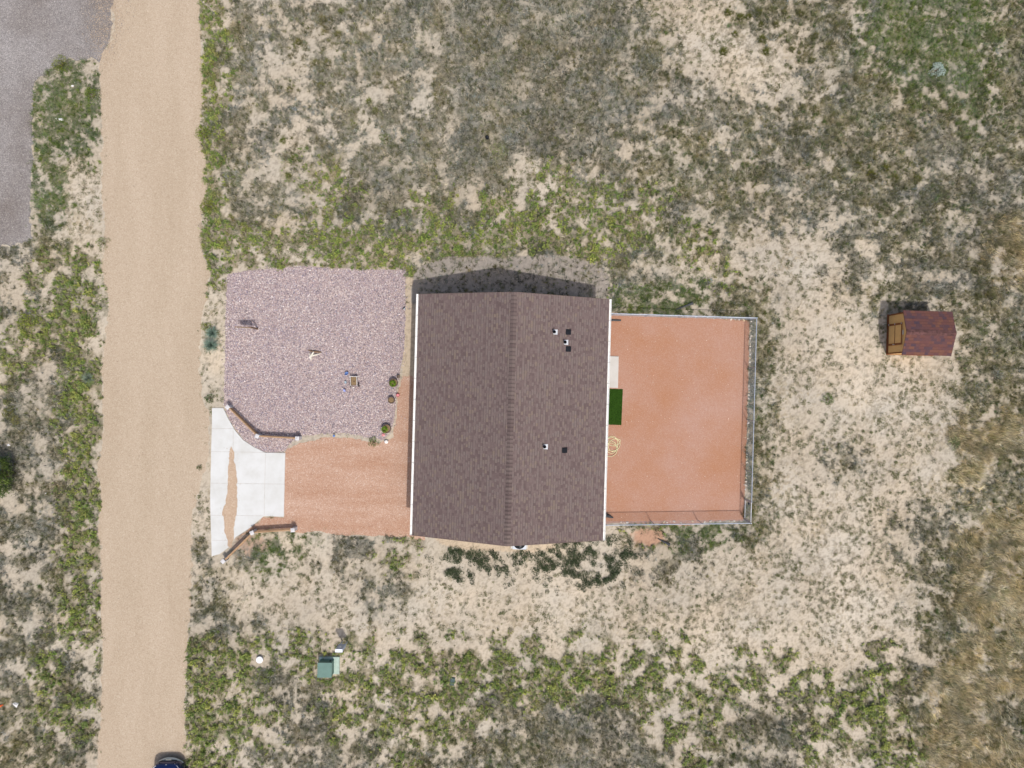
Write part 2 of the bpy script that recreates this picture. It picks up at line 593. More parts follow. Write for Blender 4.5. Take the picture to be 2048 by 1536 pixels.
# ------------------------------------------------------------------ survey: ground cover by 1.9 m cells (type + tenths covered)
# g grey dry grass, o olive grass, n fresh green grass, w leafy weeds, s straw, m low mats in sand, d dark green mats, . nothing
COVER = """
.  .  .  .  .  .  w9 g6 g4 g3 g5 g6 g8 g8 g9 g9 g9 g9 g9 g7 m5 m5 m4 o7 o7 o7 g9 n9 n9 n9 n9 o9
.  .  .  .  .  .  w9 g5 g3 o4 g4 g5 g6 g6 g9 g9 g9 g9 g9 g9 o7 m4 m4 m6 m5 o6 o9 n9 n9 n9 n9 o9
.  n7 n8 .  .  .  w9 g5 g3 g3 g5 g6 g5 g5 g9 g9 g9 g9 g9 g8 g6 g4 m4 m5 m4 g7 g9 o9 n9 n9 n9 o9
.  n9 n9 .  .  .  w9 g5 g4 g3 g4 g6 g6 g5 g9 g9 g9 g9 g9 g8 g6 g5 g5 g6 g6 o8 o9 o9 o9 o9 n9 o9
.  n8 n6 .  .  .  w9 g6 g2 g3 g5 g5 g5 g6 g9 g9 g9 g9 g9 g6 o6 o6 g6 o7 g8 o8 g8 o8 g9 g8 o9 o8
.  n8 m5 .  .  .  w9 o6 g3 w4 w5 g8 g9 g8 g7 g7 m5 w6 g5 g5 o6 o7 o6 o8 g9 g8 o8 o9 o8 g8 g8 g8
.  n8 m5 .  .  .  w9 g7 g3 g5 w7 g8 g9 w8 g7 w6 w7 w5 w8 w7 w6 g7 o7 g7 g6 g7 g7 o8 g9 o8 g8 g8
g5 o7 m5 .  .  .  w9 w7 w5 w6 w9 w8 w8 w9 w9 w9 w9 w6 w9 w8 o6 w6 o6 m5 m4 m4 g7 g6 o8 g8 g7 s8
g3 w6 w9 w3 .  .  w9 .  w6 w4 w9 w8 w5 g9 g9 g9 g9 g9 w7 g8 g6 m5 w5 m4 m3 m3 g6 m4 g6 g7 g7 s8
g4 w6 w9 w3 .  .  m3 .  .  .  .  .  .  g7 g9 g9 g9 g9 g8 n6 n7 n7 o7 o9 m4 m3 m4 o7 g4 g6 o8 g8
w5 w6 w9 w1 .  .  m5 .  .  .  .  .  .  .  .  .  .  .  .  n5 n6 n7 n7 o9 m5 m2 m2 m3 m3 m3 o8 o8
w5 g6 w9 w3 .  .  m4 .  .  .  .  .  .  .  .  .  .  .  .  .  .  .  .  o9 m5 m3 m3 m3 m4 m5 o8 o8
g4 g6 w9 w3 .  .  m3 .  .  .  .  .  .  .  .  .  .  .  .  .  .  .  .  o9 m5 m3 m3 m4 m4 m5 o8 o8
g4 g6 w9 w3 .  .  m1 .  .  .  .  .  .  .  .  .  .  .  .  .  .  .  .  o9 m5 m3 m4 m4 m5 m6 s9 s8
g6 g6 w9 m1 .  .  .  .  .  .  .  .  .  .  .  .  .  .  .  .  .  .  .  o9 m4 m4 g6 m3 m4 m5 s8 o7
g4 g5 w9 w3 .  .  m3 .  .  .  .  .  .  .  .  .  .  .  .  .  .  .  .  o9 m5 m4 m4 m4 m5 m6 o7 o8
g5 g5 w9 w3 .  .  m4 g3 n4 n3 g2 g3 w5 .  .  .  .  .  .  m5 w5 n6 n6 o7 m5 m4 m4 m4 g6 g7 s8 s8
g5 g5 w9 w3 .  .  g4 g4 n5 m3 g3 g3 w5 m2 d7 d3 d3 d7 d7 d4 g6 g5 m3 m3 m4 m4 m4 m4 g6 o7 s8 s8
g5 o5 w9 w3 .  .  o5 m3 m3 m3 m3 g3 g3 m3 m2 m3 m3 m3 m3 m4 m4 m4 m5 m5 m4 m4 m4 m4 m5 o8 s8 s8
g6 g5 w9 w3 .  .  g6 g4 m3 m3 m3 m3 m3 m3 m3 m3 m3 m3 m3 m3 m4 m4 m4 m4 m3 m3 m3 m4 m4 o9 s8 s8
g6 w7 g5 w3 .  w6 w9 w7 w7 w7 w6 w5 w5 w5 w4 w5 w6 w5 w4 w5 w4 w4 m3 w4 w3 m3 m3 w4 m5 o8 s8 o8
g5 w7 g5 .  .  w6 w9 w6 g5 g5 w5 w5 w6 w7 w7 w7 w8 w7 w7 w7 w6 w5 w6 w5 w4 w4 w5 w8 g8 s8 s8 s8
o6 w7 w9 .  .  w6 w9 w6 w5 g6 w7 w6 w5 w6 w7 g7 g8 g8 g9 g8 w6 w5 w6 g6 g6 w6 w7 w8 o8 s8 s8 o8
o6 o7 g5 .  .  w6 w9 w4 g5 g6 g6 g6 w6 o6 g7 o7 o8 g8 g8 g7 g6 w5 o6 g6 g7 w6 m5 w7 w7 s8 s8 s8
""".strip().split("\n")
TYPES = "gonwsmd"
GRID = {t: np.zeros((24, 32)) for t in TYPES}
for r_, line in enumerate(COVER):
    tok = line.split()
    assert len(tok) == 32, (r_, len(tok))
    for c_, t in enumerate(tok):
        if t != '.':
            GRID[t[0]][r_, c_] = int(t[1]) / 10.0


def sample_grid(g, px, py):
    u = np.clip(px / 64.0 - 0.5, 0, 30.999)
    v = np.clip(py / 64.0 - 0.5, 0, 22.999)
    i = u.astype(int); j = v.astype(int)
    fu = u - i; fv = v - j
    return (g[j, i] * (1 - fu) + g[j, i + 1] * fu) * (1 - fv) + (g[j + 1, i] * (1 - fu) + g[j + 1, i + 1] * fu) * fv


def to_px(x, y):
    return 1024 + x * F_PX / CAM_H, 768 - y * F_PX / CAM_H


# ------------------------------------------------------------------ outlines of the made surfaces (plan pixels)
P_ROAD = [(215, -260), (215, 0), (232, 40), (226, 80), (205, 105), (198, 135), (203, 200), (205, 300), (203, 384), (210, 480), (205, 540), (217, 600), (216, 650),
          (204, 720), (205, 800), (207, 860), (202, 905), (194, 940), (204, 1000), (193, 1060), (205, 1110), (202, 1200), (206, 1290), (205, 1400), (198, 1470), (195, 1536), (190, 1800),
          (372, 1800), (372, 1536), (370, 1420), (373, 1320), (380, 1220), (384, 1120), (382, 1050), (398, 980), (418, 905), (419, 830), (408, 800), (398, 740), (402, 650), (416, 580), (420, 545), (404, 500), (402, 430),
          (414, 380), (410, 320), (399, 265), (407, 200), (402, 100), (398, 0), (398, -260)]
P_DRIVE = [(-300, -260), (226, -260), (222, 0), (224, 25), (222, 62), (210, 98), (197, 122), (140, 118), (105, 135), (68, 165), (64, 240), (66, 330), (60, 420), (66, 478), (30, 492), (-300, 505)]
P_ROCK = [(455, 548), (500, 541), (560, 536), (610, 532), (660, 536), (730, 539), (811, 539), (811, 620), (808, 700), (800, 745), (794, 775), (790, 830), (783, 862), (766, 880), (735, 874), (690, 866),
          (640, 868), (603, 872), (585, 882), (574, 892), (566, 905), (531, 904), (508, 893), (488, 879), (471, 858), (458, 834), (448, 806), (450, 730), (451, 650)]
P_RDRIVE = [(569, 906), (578, 896), (600, 886), (650, 876), (700, 876), (760, 886), (786, 876), (793, 830), (797, 780), (806, 752), (850, 752), (850, 1078), (800, 1074), (740, 1071), (680, 1070), (630, 1064),
            (590, 1064), (540, 1060), (500, 1062), (470, 1080), (486, 1068), (530, 1034), (567, 1034)]
P_YARD = [(1150, 626), (1225, 626), (1290, 629), (1350, 631), (1420, 635), (1499, 640), (1497, 720), (1495, 800), (1492, 900), (1489, 1000), (1487, 1041), (1420, 1043), (1370, 1052), (1330, 1048), (1260, 1046), (1150, 1046)]
P_CONC = [(425, 816), (447, 816), (456, 835), (470, 860), (487, 880), (508, 894), (531, 905), (571, 906), (568, 1033), (528, 1032), (500, 1056), (472, 1074), (458, 1094), (440, 1108), (424, 1112), (421, 1000), (423, 900)]
P_DUST = [(464, 894), (461, 899), (459, 907), (457, 935), (455, 962), (455, 990), (451, 1008), (446, 1018), (445, 1030), (449, 1043), (450, 1060), (455, 1075), (457, 1082), (455, 1092), (462, 1096), (468, 1080),
          (468, 1062), (471, 1045), (473, 1030), (476, 1022), (473, 1010), (475, 990), (475, 962), (473, 943), (470, 925), (468, 912), (469, 904), (467, 899)]
P_HOUSE = [(846, 599), (1210, 610), (1197, 1062), (834, 1050)]
P_SHED = [(1777, 628), (1866, 633), (1860, 711), (1772, 708)]
P_SAND_BACK = [(850, 1060), (1115, 1060), (1112, 1096), (1060, 1106), (1000, 1102), (900, 1096), (872, 1080)]
P_SAND_STRIP = [(806, 548), (832, 560), (832, 756), (804, 756)]
P_PATCH1 = [(1265, 1062), (1290, 1058), (1325, 1064), (1332, 1080), (1305, 1090), (1288, 1094), (1272, 1078)]
P_PATCH2 = [(468, 1082), (500, 1066), (548, 1064), (530, 1090), (512, 1112), (486, 1122), (480, 1104)]
P_PADS = [[(500, 1300), (540, 1300), (540, 1336), (500, 1336)], [(634, 1310), (682, 1310), (682, 1352), (634, 1352)]]


def inside(poly, px, py):
    res = np.zeros(px.shape, dtype=bool)
    n = len(poly)
    for i in range(n):
        x1, y1 = poly[i]; x2, y2 = poly[(i + 1) % n]
        if y1 == y2: continue
        c = (y1 > py) != (y2 > py)
        xin = (x2 - x1) * (py - y1) / (y2 - y1) + x1
        res ^= c & (px < xin)
    return res


# raster of the field: 7 cm cells
RES = 0.072
RX = np.arange(-41.0, 41.001, RES)
RY = np.arange(-32.0, 32.001, RES)
XX, YY = np.meshgrid(RX, RY)
wx = fbm(XX, YY, 1.6, 4, 101) * 0.55
wy = fbm(XX, YY, 1.6, 4, 202) * 0.55
PXW, PYW = to_px(XX + wx, YY + wy)
cov = {t: sample_grid(GRID[t], PXW, PYW) for t in TYPES}
ex, ey = fbm(XX, YY, 0.5, 3, 303) * 0.10, fbm(XX, YY, 0.5, 3, 404) * 0.10
PXE, PYE = to_px(XX + ex, YY + ey)
made = np.zeros(XX.shape, dtype=bool)
for p in (P_ROAD, P_DRIVE, P_ROCK, P_RDRIVE, P_YARD, P_CONC):
    made |= inside(p, PXE, PYE)
built = inside(P_HOUSE, *to_px(XX, YY)) | inside(P_SHED, *to_px(XX, YY))
sandy = inside(P_SAND_BACK, PXE, PYE) | inside(P_SAND_STRIP, PXE, PYE) | inside(P_PATCH1, PXE, PYE)
for p in P_PADS: sandy |= inside(p, PXE, PYE)

fine = fbm(XX, YY, 0.34, 3, 4, 0.85)
U_big = uni(fbm(XX, YY, 1.5, 5, 1, 0.62) + 0.62 * fine)
U_mid = uni(fbm(XX, YY, 0.8, 4, 2, 0.65) + 0.6 * fbm(XX, YY, 0.30, 3, 5, 0.85))
net = np.abs(fbm(XX, YY, 0.95, 3, 6, 0.6))                 # plants knit into a net round bare cells
U_sml = uni(0.85 * net + 0.55 * fbm(XX, YY, 0.26, 3, 3, 0.85) + 0.15 * fbm(XX, YY, 2.2, 3, 7, 0.6))
U_weed = uni(fbm(XX, YY, 1.0, 4, 8, 0.6) + 0.35 * fbm(XX, YY, 0.25, 2, 5, 0.8))
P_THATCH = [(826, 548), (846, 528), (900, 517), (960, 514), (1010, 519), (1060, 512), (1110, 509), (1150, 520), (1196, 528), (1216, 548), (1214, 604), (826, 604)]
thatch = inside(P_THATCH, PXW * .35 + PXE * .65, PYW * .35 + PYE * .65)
U_noise = {'g': U_big, 'o': U_mid, 'n': U_mid, 'w': U_weed, 's': U_big, 'm': U_sml, 'd': U_mid}
veg = {}
for t in TYPES:
    c = np.clip(cov[t], 0, 1) ** (0.60 if t in 'gns' else 0.66 if t == 'o' else (0.58 if t == 'w' else 1.0))
    lo_, hi_ = (-0.10, 0.16) if t in 'md' else (-0.24, 0.32)
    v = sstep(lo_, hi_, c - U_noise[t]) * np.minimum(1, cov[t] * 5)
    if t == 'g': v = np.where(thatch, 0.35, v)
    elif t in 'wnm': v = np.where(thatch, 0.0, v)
    v[made | built] = 0
    v[sandy] *= 0.08
    veg[t] = v


def raster(a, x, y):
    i = np.clip(((x - RX[0]) / RES + 0.5).astype(int), 0, len(RX) - 1)
    j = np.clip(((y - RY[0]) / RES + 0.5).astype(int), 0, len(RY) - 1)
    return a[j, i]


# ------------------------------------------------------------------ ground: one sheet to the horizon
LIT = {'g': (.165, .157, .125), 'o': (.165, .153, .100), 'n': (.105, .112, .068), 'w': (.17, .152, .095), 's': (.24, .20, .13), 'm': (.27, .235, .165), 'd': (.15, .145, .095)}
sand = np.stack([np.full(XX.shape, .450), np.full(XX.shape, .398), np.full(XX.shape, .322)], -1)
tone = fbm(XX, YY, 6.0, 5, 77, 0.6)
sand *= (1 + 0.16 * tone)[..., None]
warm = fbm(XX, YY, 3.0, 4, 88)[..., None]
sand *= np.array([1.0, 1.0, 1.0]) + warm * np.array([0.02, -0.02, -0.07])
# bare building sand next to the house is yellower
bs = (inside(P_SAND_BACK, PXE, PYE) | inside(P_SAND_STRIP, PXE, PYE))[..., None]
sand = np.where(bs, np.array([.485, .40, .30]) * (1 + 0.1 * tone)[..., None], sand)
for p_, c_ in ((P_PATCH1, (.44, .275, .19)), (P_PATCH2, (.43, .305, .235))):
    cx_, cy_ = np.mean(np.array(p_), 0)
    dd = np.sqrt(((PXE - cx_) / 42) ** 2 + ((PYE - cy_) / 27) ** 2) + 0.35 * fbm(XX, YY, .5, 3, 71)
    k_ = (1 - sstep(.55, 1.05, dd))[..., None]
    sand = sand * (1 - k_) + np.array(c_) * (1 + 0.15 * tone)[..., None] * k_
# grey dust between rosettes
speck = sstep(0.62, 0.9, uni(fbm(XX, YY, 0.22, 3, 55, 0.8)))[..., None]
sand = sand * (1 - 0.22 * speck)
dusting = np.clip(sum(cov[t] for t in 'gons'), 0, 1)[..., None] * 0.30
dusting = dusting * (1 - (made | built | sandy))[..., None]
gcol = sand * (1 - dusting) + np.array([.225, .21, .165]) * dusting
for t in TYPES:
    k = (veg[t] * (0.82 if t in 'gosn' else (0.7 if t == 'w' else 0.5)))[..., None]
    lit = np.array(LIT[t]) * (1 + 0.42 * fbm(XX, YY, 0.20, 2, 66, 0.8)[..., None] + 0.2 * fbm(XX, YY, 0.9, 3, 67)[..., None] + 0.25 * fbm(XX, YY, 4.5, 3, 910)[..., None])
    hue_ = fbm(XX, YY, 1.7, 4, 911)
    lit = lit * np.stack([1 + .10 * hue_, np.ones(XX.shape), 1 - .18 * hue_], -1)
    gcol = gcol * (1 - k) + lit * k
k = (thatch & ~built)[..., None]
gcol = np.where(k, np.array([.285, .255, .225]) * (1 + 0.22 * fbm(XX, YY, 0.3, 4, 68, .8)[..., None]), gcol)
relief = (fbm(XX, YY, 1.8, 5, 9, 0.55) * 0.035 + sum(veg[t] for t in TYPES) * 0.015)
edge_ok = ~(made | built | sandy)
# keep the ground level beneath sheets and a margin around them
m2 = edge_ok.astype(float)
for _ in range(5):
    q = m2.copy()
    q[1:, :] = np.minimum(q[1:, :], m2[:-1, :]); q[:-1, :] = np.minimum(q[:-1, :], m2[1:, :])
    q[:, 1:] = np.minimum(q[:, 1:], m2[:, :-1]); q[:, :-1] = np.minimum(q[:, :-1], m2[:, 1:])
    m2 = q
for _ in range(4):
    m2[1:-1, 1:-1] = (m2[1:-1, 1:-1] + m2[:-2, 1:-1] + m2[2:, 1:-1] + m2[1:-1, :-2] + m2[1:-1, 2:]) / 5
relief = np.clip(relief, -0.03, 0.08) * m2

far = np.array([1.5, 4, 10, 25, 60, 140, 320, 700])
gx = np.concatenate([RX[0] - far[::-1], RX, RX[-1] + far])
gy = np.concatenate([RY[0] - far[::-1], RY, RY[-1] + far])
pad = len(far)
GX, GY = np.meshgrid(gx, gy)
GZ = np.pad(relief, pad, mode='constant')
GC = np.pad(gcol, ((pad, pad), (pad, pad), (0, 0)), mode='edge')
avgc = np.array([.36, .31, .22])
ring = np.ones(GX.shape, dtype=bool)
ring[pad:-pad, pad:-pad] = False
GC[ring] = avgc


def grid_mesh(name, X, Y, Z, C, mat):
    h, w = X.shape
    co = np.stack([X, Y, Z], -1).reshape(-1, 3).astype(np.float32)
    i = np.arange(h * w).reshape(h, w)
    q = np.stack([i[:-1, :-1], i[:-1, 1:], i[1:, 1:], i[1:, :-1]], -1).reshape(-1, 4)
    return raw_mesh(name, co, q, C.reshape(-1, 3), mat)


def raw_mesh(name, co, faces, col, mat):
    """numpy arrays -> mesh; all faces with the same number of corners"""
    me = bpy.data.meshes.new(name)
    n = faces.shape[1]
    me.vertices.add(len(co))
    me.vertices.foreach_set("co", np.ascontiguousarray(co, dtype=np.float32).ravel())
    me.loops.add(faces.size)
    me.loops.foreach_set("vertex_index", np.ascontiguousarray(faces, dtype=np.int32).ravel())
    me.polygons.add(len(faces))
    me.polygons.foreach_set("loop_start", np.arange(0, faces.size, n, dtype=np.int32))
    me.update(calc_edges=True)
    if col is not None:
        at = me.color_attributes.new("tint", 'FLOAT_COLOR', 'POINT')
        c4 = np.ones((len(co), 4), dtype=np.float32)
        c4[:, :3] = np.clip(col, 0.004, 0.95)
        at.data.foreach_set("color", c4.ravel())
    me.materials.append(mat)
    return me


def link(name, me, parent=None):
    o = bpy.data.objects.new(name, me)
    COL.objects.link(o)
    if parent: o.parent = parent
    return o


gme = grid_mesh("ground", GX, GY, GZ, GC, M['ground'])
gme.shade_smooth()
tag(link("ground", gme), "pale sandy soil with grey litter reaching past the lot", "ground", kind="structure")


# ------------------------------------------------------------------ sheets: road, drives, beds
def ragged(poly, amp, seed, step=0.12, h=0.0, scale=0.5):
    pts = [G(x, y, 0) for x, y in poly]
    out = []
    n = len(pts)
    for i in range(n):
        a, b = pts[i], pts[(i + 1) % n]
        L = (b - a).length
        k = max(1, int(L / step))
        for j in range(k):
            out.append(a + (b - a) * (j / k))
    xy = np.array([[p.x, p.y] for p in out])
    if amp:
        dx = fbm(xy[:, 0], xy[:, 1], scale, 4, seed, 0.7) * amp
        dy = fbm(xy[:, 0], xy[:, 1], scale, 4, seed + 50, 0.7) * amp
        xy = xy + np.stack([dx, dy], -1)
    return xy


def sheet(name, poly, z, mat, amp, seed, label, cat, kind="structure", thick=0.0, step=0.12):
    xy = ragged(poly, amp, seed, step)
    mb = MB()
    if thick:
        mb.prism(xy, z - thick, z)
    else:
        tri = tessellate_polygon([[Vector((p[0], p[1], 0)) for p in xy]])
        mb.add([(p[0], p[1], z) for p in xy], [tuple(t) for t in tri])
    o = mb.build(name, mat)
    if not thick:
        me = o.data
        if len(me.polygons) and sum(p.normal.z for p in me.polygons) < 0:
            me.flip_normals()
    return tag(o, label, cat, kind=kind)


sheet("dirt_road", P_ROAD, 0.008, M['road'], 0.16, 1, "tan packed dirt road running past the lot", "road")
sheet("gravel_drive", P_DRIVE, 0.013, M['drive'], 0.2, 2, "grey gravel drive opposite the house", "driveway")
sheet("driveway", P_RDRIVE, 0.012, M['red_drive'], 0.10, 3, "pinkish red gravel driveway up to the house", "driveway")
sheet("rock_bed", P_ROCK, 0.018, M['rock'], 0.07, 4, "bed of pink and grey river rock in front of the house", "rock bed")
sheet("fenced_yard", P_YARD, 0.016, M['red_yard'], 0.06, 5, "terracotta gravel yard inside the chain link fence", "yard")
sheet("concrete_apron", P_CONC, 0.05, M['concrete'], 0.012, 6, "white concrete driveway apron beside the dirt road", "driveway", thick=0.12, step=0.3)
sheet("washed_dirt", P_DUST, 0.0585, M['dust'], 0.08, 7, "strip of tan dirt washed over the white concrete apron", "dirt")
jm = MB()
for (a, b) in (((424, 857), (468, 857)), ((423, 903), (529, 904.5)), ((422, 966), (569.5, 968)), ((421.5, 1030), (527, 1031.5)), ((424, 1080), (466, 1080.5)),
               ((467, 857), (467, 897)), ((531.5, 907), (529, 1031))):
    p, q = G(*a), G(*b)
    d = (q - p).normalized()
    nrm = Vector((-d.y, d.x, 0)) * 0.009
    z = Vector((0, 0, 0.054))
    jm.add([p - nrm + z, q - nrm + z, q + nrm + z, p + nrm + z], [(0, 1, 2, 3)])
tag(jm.build("concrete_joint_lines", M['joint']), "thin dark joint lines across the white concrete apron", "joint lines", kind="structure")
sheet("patio_slab", [(1212, 712), (1237, 713), (1235.5, 776), (1210, 775)], 0.09, M['slab'], 0.004, 8, "small grey concrete patio slab behind the house", "patio slab", thick=0.12, step=0.4)


# ------------------------------------------------------------------ scattered growth
def blade_arrays(P, az, el, L, Wd, col, tipk=1.12, sag=0.0):
    """thin triangular blades"""
    n = len(P)
    d = np.stack([np.cos(az) * np.cos(el), np.sin(az) * np.cos(el), np.sin(el)], -1)
    s = np.stack([-np.sin(az), np.cos(az), np.zeros(n)], -1) * (Wd / 2)[:, None]
    tip = P + d * L[:, None]
    co = np.stack([P - s, P + s, tip], 1).reshape(-1, 3)
    f = np.arange(3 * n).reshape(n, 3)
    c = np.stack([col * 0.95, col * 0.95, col * tipk], 1).reshape(-1, 3)
    return co, f, c


def leaf_arrays(P, az, el, L, Wd, col):
    """diamond leaves"""
    n = len(P)
    d = np.stack([np.cos(az) * np.cos(el), np.sin(az) * np.cos(el), np.sin(el)], -1)
    s = np.stack([-np.sin(az), np.cos(az), RNG.uniform(-.5, .5, n)], -1) * (Wd / 2)[:, None]
    mid = P + d * (L * 0.5)[:, None]
    tip = P + d * L[:, None] - np.stack([np.zeros(n), np.zeros(n), L * 0.12], -1)
    co = np.stack([P, mid - s, tip, mid + s], 1).reshape(-1, 3)
    f = np.arange(4 * n).reshape(n, 4)
    c = np.repeat(col, 4, 0)
    return co, f, c


def pick(v, dens, x0=-40, x1=40, y0=-31, y1=31):
    n = int((x1 - x0) * (y1 - y0) * dens)
    x = RNG.uniform(x0, x1, n); y = RNG.uniform(y0, y1, n)
    k = RNG.random(n) < raster(v, x, y)
    return x[k], y[k]


def palette(cols, n, jit=0.18):
    c = np.array(cols)
    i = RNG.integers(0, len(c), n); j = RNG.integers(0, len(c), n)
    t = RNG.random((n, 1))
    out = c[i] * (1 - t) + c[j] * t
    return out * (1 + RNG.normal(0, jit, (n, 1)))


def tufts(v, dens, k, Lr, Wr, elr, cols, spread, flow=None, jit=0.2, patch=None):
    x, y = pick(v, dens)
    n = len(x)
    tc = palette(cols, n, jit)
    if patch is not None:
        tc = tc * (1 + patch * fbm(x, y, 1.1, 4, 909)[:, None] + 0.30 * fbm(x, y, 4.5, 3, 910)[:, None])
    hue = 0.75 * fbm(x, y, 1.7, 4, 911) + RNG.normal(0, .35, n)      # greyer blue to browner growth
    tc = tc * np.stack([1 + .09 * hue, np.ones(n), 1 - .18 * hue], -1)
    tl = RNG.uniform(*Lr, n)
    taz = RNG.uniform(0, 2 * np.pi, n)
    if flow is not None:
        ang = flow[0] + fbm(x, y, 2.5, 3, 515) * flow[1]
        taz = ang
    i = np.repeat(np.arange(n), k)
    m = len(i)
    if flow is None:
        az = RNG.uniform(0, 2 * np.pi, m)
    else:
        az = taz[i] + RNG.normal(0, flow[2], m)
    rr = spread * np.sqrt(RNG.random(m)) * (tl[i] / Lr[1])
    aa = RNG.uniform(0, 2 * np.pi, m)
    P = np.stack([x[i] + rr * np.cos(aa), y[i] + rr * np.sin(aa), raster(relief, x[i], y[i]) - 0.005], -1)
    el = np.radians(RNG.uniform(*elr, m))
    L = tl[i] * RNG.uniform(0.6, 1.15, m)
    Wd = RNG.uniform(*Wr, m)
    col = tc[i] * (1 + RNG.normal(0, 0.26, (m, 1)))
    return blade_arrays(P, az, el, L, Wd, col)


def merge(parts):
    cos, fs, cs = [], [], []
    b = 0
    for co, f, c in parts:
        cos.append(co); fs.append(f + b); cs.append(c)
        b += len(co)
    return np.concatenate(cos), np.concatenate(fs), np.concatenate(cs)


GREY = [(.225, .217, .170), (.18, .177, .132), (.32, .30, .24), (.152, .160, .10), (.135, .148, .088), (.185, .198, .148)]
OLIVE = [(.15, .155, .065), (.19, .18, .09), (.118, .128, .05), (.28, .25, .16), (.16, .172, .07), (.17, .185, .10)]
FRESH = [(.10, .168, .05), (.14, .20, .06), (.17, .20, .08), (.085, .145, .045), (.20, .21, .10), (.13, .185, .10)]
STRAW = [(.47, .385, .235), (.40, .325, .19), (.60, .51, .35), (.32, .265, .15), (.24, .225, .12), (.34, .31, .21), (.22, .22, .10)]
parts = [
    tufts(veg['g'], 62, 8, (.10, .32), (.012, .028), (12, 75), GREY, .10, jit=0.26, patch=0.4),
    tufts(veg['g'], 6, 26, (.16, .36), (.010, .020), (25, 75), OLIVE, .09),
    tufts(veg['g'] * sstep(.35, .75, U_mid), 9, 16, (.12, .28), (.012, .024), (15, 70), [(.13, .125, .07), (.17, .155, .09), (.12, .13, .055)], .09, jit=.25),
    tufts(veg['o'] * sstep(.35, .75, U_mid), 10, 16, (.12, .28), (.012, .024), (15, 70), [(.10, .11, .045), (.14, .145, .06), (.12, .13, .04)], .09, jit=.25),
    tufts(veg['o'], 55, 8, (.12, .34), (.012, .028), (15, 75), OLIVE + GREY[:3], .10, jit=.26, patch=0.35),
    tufts(veg['o'], 7, 26, (.16, .36), (.010, .022), (25, 75), OLIVE[:3] + FRESH[:1], .10),
    tufts(veg['w'], 40, 9, (.10, .30), (.012, .024), (15, 65), OLIVE + FRESH[:3] + GREY[:1], .10, jit=.25, patch=0.35),
    tufts(veg['m'], 16, 7, (.06, .16), (.010, .018), (8, 50), GREY[:3] + [(.40, .35, .27)], .08),
]
PALE = [(.50, .45, .34), (.42, .38, .29), (.56, .51, .40)]
for t_, d_ in (('g', 4), ('o', 7), ('w', 3), ('n', 3), ('m', 3)):
    parts.append(tufts(veg[t_], d_, 3, (.22, .48), (.012, .020), (4, 35), PALE, .12))
SAGE = [(.27, .29, .265), (.22, .245, .22), (.33, .34, .31)]
blue = sstep(.62, .85, uni(fbm(XX, YY, 1.4, 4, 444, .6)))
parts.append(tufts((veg['g'] + veg['o']) * blue, 22, 10, (.10, .26), (.012, .026), (15, 75), SAGE, .10))
co, f, c = merge(parts)
tag(link("dry_grass", raw_mesh("dry_grass", co, f, c, M['grass'])), "grey and olive dry grass covering the sandy field", "grass", kind="stuff")

parts = [
    tufts(veg['n'], 75, 9, (.10, .28), (.010, .022), (15, 65), FRESH, .10, patch=0.3),
    tufts(veg['n'], 6, 26, (.16, .34), (.012, .022), (25, 75), [(.14, .20, .05), (.20, .25, .06), (.12, .17, .05)], .10),
]
co, f, c = merge(parts)
tag(link("green_grass", raw_mesh("green_grass", co, f, c, M['grass'])), "fresh green grass on the field corner and verge", "grass", kind="stuff")

parts = [
    tufts(veg['s'], 44, 12, (.22, .55), (.012, .022), (10, 45), STRAW, .12, flow=(R(-35), 1.3, 0.75), patch=0.3),
    tufts(veg['s'], 12, 5, (.38, .68), (.014, .024), (5, 32), [(.70, .58, .36), (.60, .48, .27), (.74, .64, .44)], .10, flow=(R(-35), 1.3, .5), jit=.2),
    tufts(veg['s'], 5, 22, (.18, .36), (.012, .024), (25, 75), [(.12, .125, .04), (.16, .155, .055), (.10, .11, .035)], .09, jit=.25),
    tufts(veg['s'], 36, 9, (.12, .30), (.010, .020), (15, 65), OLIVE + GREY[:2], .10),
]
co, f, c = merge(parts)
tag(link("straw_grass", raw_mesh("straw_grass", co, f, c, M['grass'])), "long golden straw grass along the far field edge", "grass", kind="stuff")

WEED = [(.24, .31, .075), (.30, .35, .09), (.175, .26, .065), (.21, .26, .09), (.37, .395, .11), (.13, .20, .055), (.25, .235, .10), (.21, .26, .12)]


def weed_plants(x, y, hr, rad, nleaf, cols, L=(.05, .11), Wd=(.018, .038), nst=6):
    n = len(x)
    h = RNG.uniform(*hr, n)
    pc = palette(cols, n, 0.12)
    k = nst * nleaf
    i = np.repeat(np.arange(n), k)
    st = np.tile(np.repeat(np.arange(nst), nleaf), n)
    m = len(i)
    saz = RNG.uniform(0, 2 * np.pi, (n, nst))[i, st]
    slen = RNG.uniform(0.5, 1.0, (n, nst))[i, st]
    lean = RNG.uniform(0.15, 1.0, (n, nst))[i, st]
    t = RNG.uniform(0.15, 1.0, m)
    z = raster(relief, x[i], y[i]) + h[i] * slen * t * (1 - 0.25 * lean)
    rr = rad * lean * t * slen
    P = np.stack([x[i] + rr * np.cos(saz), y[i] + rr * np.sin(saz), z], -1)
    az = saz + RNG.normal(0, 1.1, m)
    el = np.radians(RNG.uniform(-5, 60, m))
    LL = RNG.uniform(*L, m) * (1.1 - 0.45 * t)
    WW = RNG.uniform(*Wd, m)
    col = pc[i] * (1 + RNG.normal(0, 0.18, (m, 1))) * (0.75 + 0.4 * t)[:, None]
    return leaf_arrays(P, az, el, LL, WW, col)


